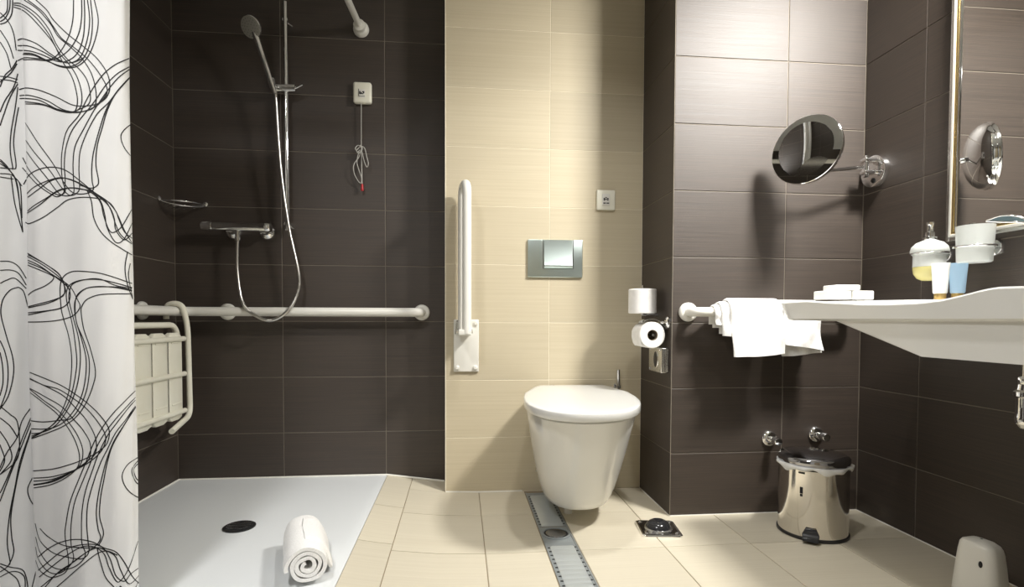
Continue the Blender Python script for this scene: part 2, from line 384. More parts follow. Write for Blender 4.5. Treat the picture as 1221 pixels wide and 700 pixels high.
# ------------------------------------------------------------------ flush plate, switch, fold-up bar
fp = thing('flush_plate', (0.41, YM, 0.936), 'rectangular chrome flush plate above the toilet', 'flush plate')
fpl = MB().box((0.290, YM-0.012, 0.936), (0.531, YM-0.0005, 1.099), 0.003).build('plate', M['flush'], fp)
mb = MB(); prof = []
for k in range(9):
    t = k/8; prof.append((0.982+0.018*t*0, 0))
pr_ = [(1.098, 0.0135), (1.00, 0.0165), (0.990, 0.021), (0.984, 0.0225), (0.979, 0.020), (0.976, 0.0125)]
mb.rings([[(0.361, YM-0.011, z), (0.361, YM-d, z), (0.485, YM-d, z), (0.485, YM-0.011, z)] for z, d in pr_]).build('flush_button', M['flush'], fp, smooth=50)
for x in (0.357, 0.489): MB().box((x-0.0015, YM-0.0128, 0.974), (x+0.0015, YM-0.0115, 1.098)).build('gap', M['lid'], fpl)
sw = thing('call_switch', (0.633, YM, 1.232), 'small square ivory call switch on the cream wall right of the flush plate', 'switch')
MB().box((0.592, YM-0.012, 1.232), (0.675, YM-0.0005, 1.320), 0.006).build('plate', M['ivory'], sw)
rk = MB().box((0.615, YM-0.0155, 1.252), (0.650, YM-0.011, 1.302), 0.002).build('rocker', M['plastic'], sw)
mb = MB()
for i, j in ((0, 0), (1, 1), (2, 0), (0, 2), (2, 2), (1, 3), (0, 1.2), (2, 1.4)): mb.box((0.621+i*0.0075, YM-0.0162, 1.272+j*0.0038), (0.628+i*0.0075, YM-0.0154, 1.2755+j*0.0038))
mb.box((0.620, YM-0.0162, 1.259), (0.631, YM-0.0154, 1.2635)); mb.box((0.634, YM-0.0162, 1.259), (0.6455, YM-0.0154, 1.2635)); mb.build('printed_mark', M['print'], rk, smooth=0)

fb = thing('folding_grab_bar', (0.025, YM, 0.527), 'white fold-up support bar standing upright on its wall plate left of the toilet', 'grab bar')
MB().box((-0.029, YM-0.012, 0.527), (0.079, YM-0.0005, 0.752), 0.004).build('wall_plate', M['plastic'], fb)
for x, z in ((-0.014, 0.545), (0.064, 0.545), (-0.016, 0.735), (0.066, 0.735)):
    MB().lathe([(0.0105, 0), (0.0105, 0.006), (0.006, 0.010), (0, 0.010)], (x, YM-0.011, z), (0, -1, 0), 16).build('screw_cap', M['plastic'], fb)
MB().tube(bend_path([(0.026, YM-0.135, 0.695), (0.026, YM-0.135, 1.306), (0.008, YM-0.045, 1.306), (0.008, YM-0.045, 0.70)], 0.05, 10), 0.0185, 16).build('bar', M['plastic'], fb)
MB().box((-0.008, YM-0.15, 0.688), (0.045, YM-0.011, 0.712), 0.004).build('hinge_block', M['plastic'], fb)
MB().tube([(-0.016, YM-0.05, 0.702), (0.052, YM-0.05, 0.702)], 0.009, 14).build('hinge_pin', M['chrome_sat'], fb)
MB().tube(bend_path([(-0.018, YM-0.02, 0.690), (-0.014, YM-0.03, 0.745), (-0.004, YM-0.04, 0.745), (-0.002, YM-0.03, 0.692)], 0.012), 0.005, 10).build('catch', M['chrome_sat'], fb)

hp = thing('wall_spray_lever', (0.69, YM, 0.45), 'thin upright chrome lever on the cream wall behind the toilet lid', 'lever')
MB().tube([(0.692, YM-0.026, 0.462), (0.690, YM-0.026, 0.534)], [0.0075, 0.0075], 14).build('stem', M['chrome'], hp)
MB().lathe([(0.016, 0), (0.016, 0.004), (0.0085, 0.008), (0.0085, 0.032)], (0.692, YM-0.0005, 0.458), (0, -1, 0), 18).build('mount', M['chrome'], hp)
wb = MB().lathe([(0.016, 0), (0.016, 0.016), (0.012, 0.022), (0, 0.023)], (0.418, 2.03, 0.0), n=20)
tag(wb.build('floor_stopper', M['plastic']), 'tiny white stopper on the floor just under the toilet bowl', 'stopper')

# ------------------------------------------------------------------ floor channel and pedal
ch = thing('floor_channel', (0.335, 1.7, 0), 'long steel drainage channel running across the floor under the toilet', 'drain')
MB().box((DX0+0.002, DY0+0.002, -0.03), (DX1-0.002, DY1-0.002, -0.012)).build('channel_bed', M['black'], ch, smooth=0)
for x in (DX0+0.002, DX1-0.006): MB().box((x, DY0+0.002, -0.014), (x+0.004, DY1-0.002, 0.001)).build('edge_strip', M['grate'], ch, smooth=0)
def plate_with_slats(ya, yb, pitch):
    MB().box((DX0+0.007, ya, -0.012), (DX1-0.007, yb, -0.0006)).build('grate_plate', M['grate'], ch, smooth=0)
    n = int((yb-ya-0.02)/pitch); sm = None
    for k in range(n):
        y = ya+0.014+k*pitch; xa, xb_ = DX0+0.016, DX1-0.016
        if sm is None:
            h = pitch*0.40; prof = [(-h, 0.0), (-h*0.6, 0.0018), (h*0.2, 0.0052), (h*0.8, 0.0058), (h, 0.0)]
            sb = MB().rings([[(x, y+a, -0.0008+b*(0.55 if i in (0, 3) else 1)) for a, b in prof] for i, x in enumerate((xa, xa+0.006, xb_-0.006, xb_))])
            o = sb.build('slat', M['slat'], ch, smooth=50); sm = (o, y)
        else:
            o = sm[0].copy(); COL.objects.link(o); o.location = sm[0].location + Vector((0, y-sm[1], 0))
        if k == 0:
            hm = MB().lathe([(0.0056, 0), (0.0056, 0.0012)], (xa-0.003, y+pitch*0.25, -0.0006), n=10, sy=0.6).build('slot_hole', M['black'], ch, smooth=0); h0 = hm; hy = y
            hm2 = hm.copy(); COL.objects.link(hm2); hm2.location = hm.location+Vector((xb_-xa+0.006, 0, 0)); h1 = hm2
        else:
            for hh in (h0, h1):
                c = hh.copy(); COL.objects.link(c); c.location = hh.location+Vector((0, y-hy, 0))
plate_with_slats(1.90, DY1-0.006, 0.028)
plate_with_slats(DY0+0.004, 1.768, 0.028)
tpl = MB().box((DX0+0.007, 1.772, -0.012), (DX1-0.007, 1.896, -0.0015), 0.001).build('trap_plate', M['grate'], ch)
MB().lathe([(0.050, -0.002), (0.050, 0.002), (0.046, 0.0035), (0.043, 0.002), (0.043, -0.003)], (0.335, 1.834, 0.0), n=36).build('trap_ring', M['grate'], tpl)
MB().lathe([(0.0428, -0.0026), (0.0428, -0.0006), (0, -0.0004)], (0.335, 1.834, 0.0), n=36).build('trap_gap', M['black'], tpl)
MB().lathe([(0.037, -0.001), (0.036, 0.0022), (0.033, 0.003), (0, 0.003)], (0.335, 1.834, 0.0), n=36).build('trap_cover', M['lid'], tpl)

pd = thing('floor_button', (0.706, 1.832, 0), 'black domed foot button on a square chrome plate in the floor', 'foot button')
ang = -0.12; cs, sn = math.cos(ang), math.sin(ang)
def rot2(x, y): return (0.706+x*cs-y*sn, 1.832+x*sn+y*cs)
def sq(h, r, z): return [(*rot2(x, y), z) for x, y in rrect(0, 0, h, h, r, 5)]
MB().rings([sq(0.070, 0.012, 0.0), sq(0.070, 0.012, 0.007), sq(0.068, 0.011, 0.0095), sq(0.062, 0.01, 0.0105), sq(0.060, 0.008, 0.0095)]).build('plate', M['chrome'], pd, smooth=40)
MB().lathe([(0.048, 0.009), (0.048, 0.0125), (0.045, 0.0135)], (*rot2(0, 0), 0), n=32).build('collar', M['chrome_sat'], pd)
MB().lathe([(0.044, 0.0125), (0.042, 0.020), (0.034, 0.030), (0.022, 0.036), (0.01, 0.038), (0, 0.0385)], (*rot2(0, 0), 0), n=32).build('dome', M['blackgloss'], pd)
for sx in (-1, 1):
    for sy in (-1, 1): MB().lathe([(0.007, 0.009), (0.007, 0.0125), (0.004, 0.014), (0, 0.014)], (*rot2(0.052*sx, 0.052*sy), 0), n=14).build('screw', M['chrome'], pd)

# ------------------------------------------------------------------ grab rails
def flange(o, ax, parent, m=None, r=0.036, h=0.016):
    MB().lathe([(r, 0.0008), (r, h*0.45), (r*0.93, h*0.8), (r*0.75, h), (0.0205, h)], o, ax, 30).build('wall_flange', m or M['plastic'], parent)
gr = thing('shower_grab_rail', (XL+0.6, YS, RAIL_Z), 'white horizontal grab rail running around the dark shower corner', 'grab rail')
off = 0.066; rr_ = 0.0195
MB().tube(bend_path([(-0.175, YS-0.004, RAIL_Z), (-0.175, YS-off, RAIL_Z), (XL+off, YS-off, RAIL_Z), (XL+off, 1.62, RAIL_Z), (XL+0.004, 1.62, RAIL_Z)], 0.055, 10), rr_, 18).build('rail', M['plastic'], gr)
flange((-0.175, YS, RAIL_Z), (0, -1, 0), gr); flange((-1.0184, YS, RAIL_Z), (0, -1, 0), gr)
flange((XL, 2.2056, RAIL_Z), (1, 0, 0), gr); flange((XL, 1.62, RAIL_Z), (1, 0, 0), gr)
MB().tube([(-1.0184, YS-0.003, RAIL_Z), (-1.0184, YS-off, RAIL_Z)], 0.012, 14).build('stay', M['plastic'], gr)
MB().tube([(XL+0.003, 2.2056, RAIL_Z), (XL+off, 2.2056, RAIL_Z)], 0.012, 14).build('stay', M['plastic'], gr)
g2 = thing('towel_grab_rail', (1.17, YB, RAIL_Z), 'white wall rail with towels on it, passing behind the basin', 'grab rail')
MB().tube(bend_path([(0.861, YB-0.004, RAIL_Z), (0.861, YB-off, RAIL_Z), (1.49, YB-off, RAIL_Z), (1.49, YB-0.004, RAIL_Z)], 0.045, 10), 0.0175, 18).build('rail', M['plastic'], g2)
flange((0.861, YB, RAIL_Z), (0, -1, 0), g2); flange((1.49, YB, RAIL_Z), (0, -1, 0), g2)

# ------------------------------------------------------------------ shower seat hung on the rail
st = thing('hanging_shower_chair', (-1.13, 2.03, 0.34), 'ivory slatted shower seat hooked over the rail and hanging folded', 'shower chair')
def hook(y, sgn):
    return bend_path([(-1.201, y-0.005*sgn, 0.750), (-1.201, y-0.005*sgn, 0.8145), (-1.140, y, 0.8145), (-1.124, y+0.006*sgn, 0.72), (-1.118, y+0.004*sgn, 0.352), (-1.095, y-(0.185 if sgn > 0 else -0.02), 0.322)], 0.045, 10)
for y, s_ in ((2.322, 1), (1.735, -1)): MB().tube(hook(y, s_), 0.0110, 14).build('hook_tube', M['ivory'], st)
fr = [(-1.138, y, z) for y, z in rrect(2.015, 0.545, 0.255, 0.182, 0.05, 6)]
MB().tube(fr, 0.0115, 12, closed=True).build('frame_tube', M['ivory'], st)
for y in (2.205, 2.098, 1.991, 1.884, 1.80):
    hw = 0.049 if y > 1.81 else 0.03
    mb = MB(); rg = []
    for z, k in ((0.352, 0.55), (0.362, 0.9), (0.38, 1), (0.54, 1), (0.665, 1), (0.686, 0.9), (0.697, 0.55)):
        rg.append([(-1.122+x, y+yy, z) for yy, x in rrect(0, 0, hw*k, 0.0125*k, 0.006*k, 3)])
    mb.rings(rg).build('slat', M['ivory'], st, smooth=50)
    for z in (0.655, 0.415): MB().box((-1.112, y-hw*0.72, z), (-1.1065, y+hw*0.72, z+0.006), 0.001).build('rib', M['ivory'], st)
for z in (0.672, 0.531, 0.383): MB().tube([(-1.106, 1.775, z), (-1.106, 2.262, z)], 0.010, 12).build('cross_bar', M['ivory'], st)
for y in (2.152, 2.044, 1.938): MB().tube([(-1.114, y, 0.37), (-1.114, y, 0.68)], 0.0045, 8).build('rod', M['chrome_sat'], st)

# ------------------------------------------------------------------ shower fittings
mx = thing('shower_mixer', (-0.95, YS, 1.12), 'chrome bar mixer on the dark shower wall with a hose beneath', 'tap')
MB().tube([(-1.055, YS-0.062, 1.147), (-0.855, YS-0.062, 1.145)], 0.0195, 24).build('body', M['chrome'], mx)
MB().lathe([(0.0215, 0), (0.0215, 0.035), (0.019, 0.042), (0, 0.043)], (-1.052, YS-0.062, 1.147), (-1, 0, 0), 24).build('knob', M['chrome'], mx)
MB().lathe([(0.0215, 0), (0.0225, 0.02), (0.0225, 0.036), (0.019, 0.043), (0, 0.044)], (-0.856, YS-0.062, 1.145), (1, 0, 0), 24).build('knob', M['chrome'], mx)
for x in (-0.990, -0.848):
    MB().lathe([(0.035, 0.0008), (0.035, 0.004), (0.028, 0.014), (0.016, 0.022), (0.014, 0.05)], (x, YS, 1.133), (0, -1, 0), 30).build('wall_rosette', M['chrome'], mx)
MB().lathe([(0.0095, 0), (0.0095, 0.03), (0.0115, 0.032), (0.0115, 0.046)], (-0.950, YS-0.062, 1.133), (0, 0, -1), 18).build('outlet', M['chrome'], mx)

sr = thing('slide_rail', (-0.748, YS, 1.13), 'tall vertical chrome slide rail on the dark shower wall', 'shower rail')
MB().tube([(-0.748, YS-0.05, 2.11), (-0.748, YS-0.05, 1.135)], 0.0095, 16).build('bar', M['chrome'], sr)
for z in (2.035, 1.165):
    MB().tube([(-0.748, YS-0.002, z), (-0.748, YS-0.055, z)], 0.011, 16).build('bracket', M['chrome'], sr)
    MB().tube([(-0.742, YS-0.03, z-0.006), (-0.722, YS-0.04, z-0.022)], 0.004, 10).build('screw', M['chrome_sat'], sr)
sl = MB().tube([(-0.792, YS-0.055, 1.741), (-0.706, YS-0.055, 1.744)], 0.0175, 20).build('slider', M['chrome'], sr)
MB().tube([(-0.708, YS-0.06, 1.742), (-0.672, YS-0.07, 1.756)], 0.006, 10).build('slider_lever', M['chrome'], sl)
MB().lathe([(0.013, 0), (0.0165, 0.03), (0.0165, 0.038)], (-0.7875, YS-0.092, 1.725), (-0.12, -0.1, 0.6), 18).build('cradle', M['chrome'], sl)

hs = thing('hand_shower', (-0.8, YS-0.1, 1.72), 'chrome hand shower with grey spray face resting in its slider', 'shower head')
H1 = Vector((-0.7765, YS-0.101, 1.700)); H2 = Vector((-0.835, YS-0.135, 1.905)); HC = Vector((-0.851, YS-0.150, 1.945)); HN = Vector((-0.28, -0.80, -0.52)).normalized()
pth = cat_rom([H1, H1.lerp(H2, 0.35), H1.lerp(H2, 0.7), H2, HC-HN*0.008], 6)
MB().tube(pth, [0.0095+0.0045*(i/(len(pth)-1)) for i in range(len(pth))], 16).build('handle', M['chrome'], hs)
hd = MB().lathe([(0.016, -0.022), (0.034, -0.016), (0.043, -0.004), (0.044, 0.004), (0.0425, 0.007)], HC, HN, 36)
hd = hd.build('head', M['chrome'], hs)
MB().lathe([(0.0425, 0.0), (0.0415, 0.008), (0.036, 0.0095), (0, 0.0105)], HC, HN, 36).build('spray_face', mat('spray_face_grey', lin((150, 148, 140)), 0.5), hd)
u_ = HN.orthogonal().normalized(); v_ = HN.cross(u_); mb = MB()
for rad, n in ((0.012, 6), (0.023, 12), (0.033, 18)):
    for k in range(n): mb.lathe([(0.0016, 0), (0.001, 0.0022)], HC+HN*0.0095+rad*(math.cos(2*PI*k/n)*u_+math.sin(2*PI*k/n)*v_), HN, 6)
nz = mb.build('nozzles', M['lid'], hd); nz['kind'] = 'stuff'
hp_ = [H1+Vector((0.002, 0.001, 0.004)), (-0.7735, YS-0.098, 1.66), (-0.7640, YS-0.080, 1.40), (-0.735, YS-0.072, 1.15), (-0.6955, YS-0.072, 0.95), (-0.700, YS-0.075, 0.865), (-0.735, YS-0.098, 0.785), (-0.807, YS-0.104, 0.745), (-0.885, YS-0.098, 0.778), (-0.9315, YS-0.075, 0.835), (-0.953, YS-0.062, 0.965), (-0.950, YS-0.062, 1.098)]
hp_ = cat_rom(hp_, 48); 
hb = MB().tube(hp_, [0.0072 if (i % 2) else 0.0060 for i in range(len(hp_))], 10).build('shower_hose', M['hose'], smooth=70)
tag(hb, 'ribbed metal shower hose looping from the mixer up to the hand shower', 'hose')

sd = thing('soap_basket', (-1.19, 2.42, 1.24), 'small chrome wire soap basket in the shower corner', 'soap dish')
A_ = Vector((XL+0.004, 2.335, 1.240)); B_ = Vector((-1.1046, YS-0.004, 1.243))
def arc(bul, dz, k=14):
    out = []
    nrm = Vector((1, -1, 0)).normalized()
    for i in range(k+1):
        t = i/k; out.append(A_.lerp(B_, t)+nrm*bul*math.sin(PI*t)+Vector((0, 0, dz*math.sin(PI*t)**0.6)))
    return out
MB().tube(arc(0.045, 0.0), 0.0035, 10).build('rim_wire', M['chrome'], sd)
MB().tube(arc(0.038, -0.018), 0.003, 10).build('rim_wire', M['chrome'], sd)
MB().tube([A_, Vector((XL+0.004, YS-0.004, 1.240)), B_], 0.003, 8).build('back_wire', M['chrome'], sd)
for k in range(1, 8):
    t = k/8; p = arc(0.038, -0.018, 8)[k]; q = Vector((XL+0.006, 2.335+(YS-2.335)*min(1, 2*t), 1.224)) if t < 0.5 else Vector((XL+0.004+(-1.1046-XL)*(2*t-1), YS-0.006, 1.224))
    MB().tube([p, q], 0.0018, 8).build('wire', M['chrome'], sd)
for P_, ax in ((A_, (1, 0, 0)), (B_, (0, -1, 0))): MB().lathe([(0.0105, -0.003), (0.0105, 0.004), (0.007, 0.007), (0, 0.008)], P_+Vector((0, 0, 0.006)), ax, 16).build('mount', M['chrome'], sd)

al = thing('alarm_pull_cord', (-0.43, YS, 1.7), 'ivory emergency pull-cord box with knotted cord and red end on the shower wall', 'alarm')
MB().box((-0.4715, YS-0.028, 1.7055), (-0.3915, YS-0.0005, 1.798), 0.010).build('box', M['ivory'], al)
lp = MB().box((-0.446, YS-0.0295, 1.728), (-0.418, YS-0.027, 1.764), 0.001).build('label_plate', M['plastic'], al)
mb = MB()
for i, j in ((0, 0), (0, 2), (1, 1), (1, 0), (2, 2), (2, 0), (0, 1), (2.6, 1), (2.6, 2)): mb.box((-0.443+i*0.0062, YS-0.0302, 1.742+j*0.0045), (-0.4375+i*0.0062, YS-0.0294, 1.746+j*0.0045))
mb.box((-0.445, YS-0.0302, 1.733), (-0.419, YS-0.0294, 1.735)); mb.box((-0.4465, YS-0.0302, 1.733), (-0.4445, YS-0.0294, 1.765)); mb.build('printed_mark', M['print'], lp, smooth=0)
yc = YS-0.022
MB().tube([(-0.436, yc, 1.709), (-0.437, yc, 1.51), (-0.434, yc, 1.345)], 0.0019, 8).build('cord', M['cord'], al)
loops = [[(-0.437, 1.515), (-0.452, 1.52), (-0.462, 1.505), (-0.452, 1.49), (-0.44, 1.50), (-0.447, 1.47), (-0.468, 1.435), (-0.468, 1.40), (-0.452, 1.365), (-0.438, 1.355), (-0.436, 1.38), (-0.448, 1.415), (-0.456, 1.45), (-0.445, 1.50)],
         [(-0.437, 1.515), (-0.422, 1.508), (-0.412, 1.47), (-0.405, 1.44), (-0.412, 1.425), (-0.422, 1.445), (-0.430, 1.48), (-0.436, 1.512)],
         [(-0.437, 1.515), (-0.448, 1.505), (-0.455, 1.495), (-0.448, 1.482), (-0.436, 1.492), (-0.431, 1.508), (-0.44, 1.518)]]
for i, l in enumerate(loops): MB().tube(cat_rom([(x, yc-0.004*(i+1)+0.003*math.sin(k*1.7), z) for k, (x, z) in enumerate(l)], 6), 0.0019, 8).build('cord_loop', M['cord'], al)
MB().lathe([(0.0055, 0), (0.006, 0.004), (0.005, 0.026), (0.003, 0.03)], (-0.434, yc, 1.322), n=14).build('pull_end', M['red'], al)

# curtain rail and curtain
cr = thing('curtain_rail', (-0.45, YS, 2.0346), 'white shower curtain rail leaving the dark wall near the top of the picture', 'curtain rail')
MB().tube(bend_path([(-0.4374, YS-0.004, 2.0346), (-0.505, 1.335, 2.0346), (XL+0.004, 1.325, 2.0346)], 0.16, 12), 0.0135, 16).build('rail', M['plastic'], cr)
for o_, a_ in (((-0.4374, YS, 2.0346), (-0.06, -1, 0)), ((XL, 1.325, 2.0346), (1, 0, 0))):
    MB().lathe([(0.034, 0.0008), (0.034, 0.012), (0.030, 0.02), (0.025, 0.024), (0.025, 0.045), (0.016, 0.05)], o_, a_, 28).build('wall_flange', M['plastic'], cr)

cu = thing('shower_curtain', (-0.98, 1.32, 0.06), 'white shower curtain printed with swirling black lines, gathered at the left', 'curtain')
plan = [(-0.764, 1.338), (-0.765, 1.318), (-0.795, 1.294), (-0.85, 1.280), (-0.91, 1.281), (-0.952, 1.292), (-0.970, 1.312), (-0.968, 1.338), (-0.952, 1.36), (-0.958, 1.385), (-0.990, 1.365), (-1.018, 1.325), (-1.06, 1.296), (-1.11, 1.290), (-1.15, 1.315), (-1.175, 1.355), (-1.20, 1.362), (-1.222, 1.335)]
pl = cat_rom([(x, y, 0) for x, y in plan], 8)
zs = [0.06+(1.985-0.06)*k/64 for k in range(65)]
def cpt(i, z):
    p = pl[i]; a = pl[max(0, i-1)]; b = pl[min(len(pl)-1, i+1)]; t = (b-a).normalized(); n = Vector((t.y, -t.x, 0))
    if n.y > 0: pass
    d = 0.0022*math.sin(i*0.21+z*2.1)+0.0016*math.sin(i*0.43-z*5.3+1.0)+0.001*math.sin(z*11+i*0.9)
    return Vector((p.x+0.012*(z-0.75)*0+n.x*d, p.y+n.y*d, z))
grid = [[cpt(i, z) for i in range(len(pl))] for z in zs]
mb = MB().rings(grid, False); verts = [tuple(v) for v in mb.v]; faces = list(mb.f)
cloth = mb.build('cloth', M['curtain'], cu, smooth=180)
sol = cloth.modifiers.new('thick', 'SOLIDIFY'); sol.thickness = 0.0008; sol.offset = 0
hem = MB(); hem.rings([[cpt(i, z)+Vector((0, -0.0006, 0)) for i in range(len(pl))] for z in (0.062, 0.10)], False)
bvh = BVHTree.FromPolygons(verts, faces)
for k in range(7):
    i = int((len(pl)-1)*k/6*0.97)+1; p = pl[i]
    ring = [(p.x, 1.327+0.021*math.cos(2*PI*q/20), 2.017+0.042*math.sin(2*PI*q/20)) for q in range(20)]
    MB().tube(ring, 0.002, 6, closed=True).build('curtain_ring', M['plastic'], cu)
def cray(px, py):
    d = (FWD+(px-610.5)/FPX*RGT-(py-CYPX)/FPX*UPV).normalized()
    return bvh.ray_cast(CAM, d)
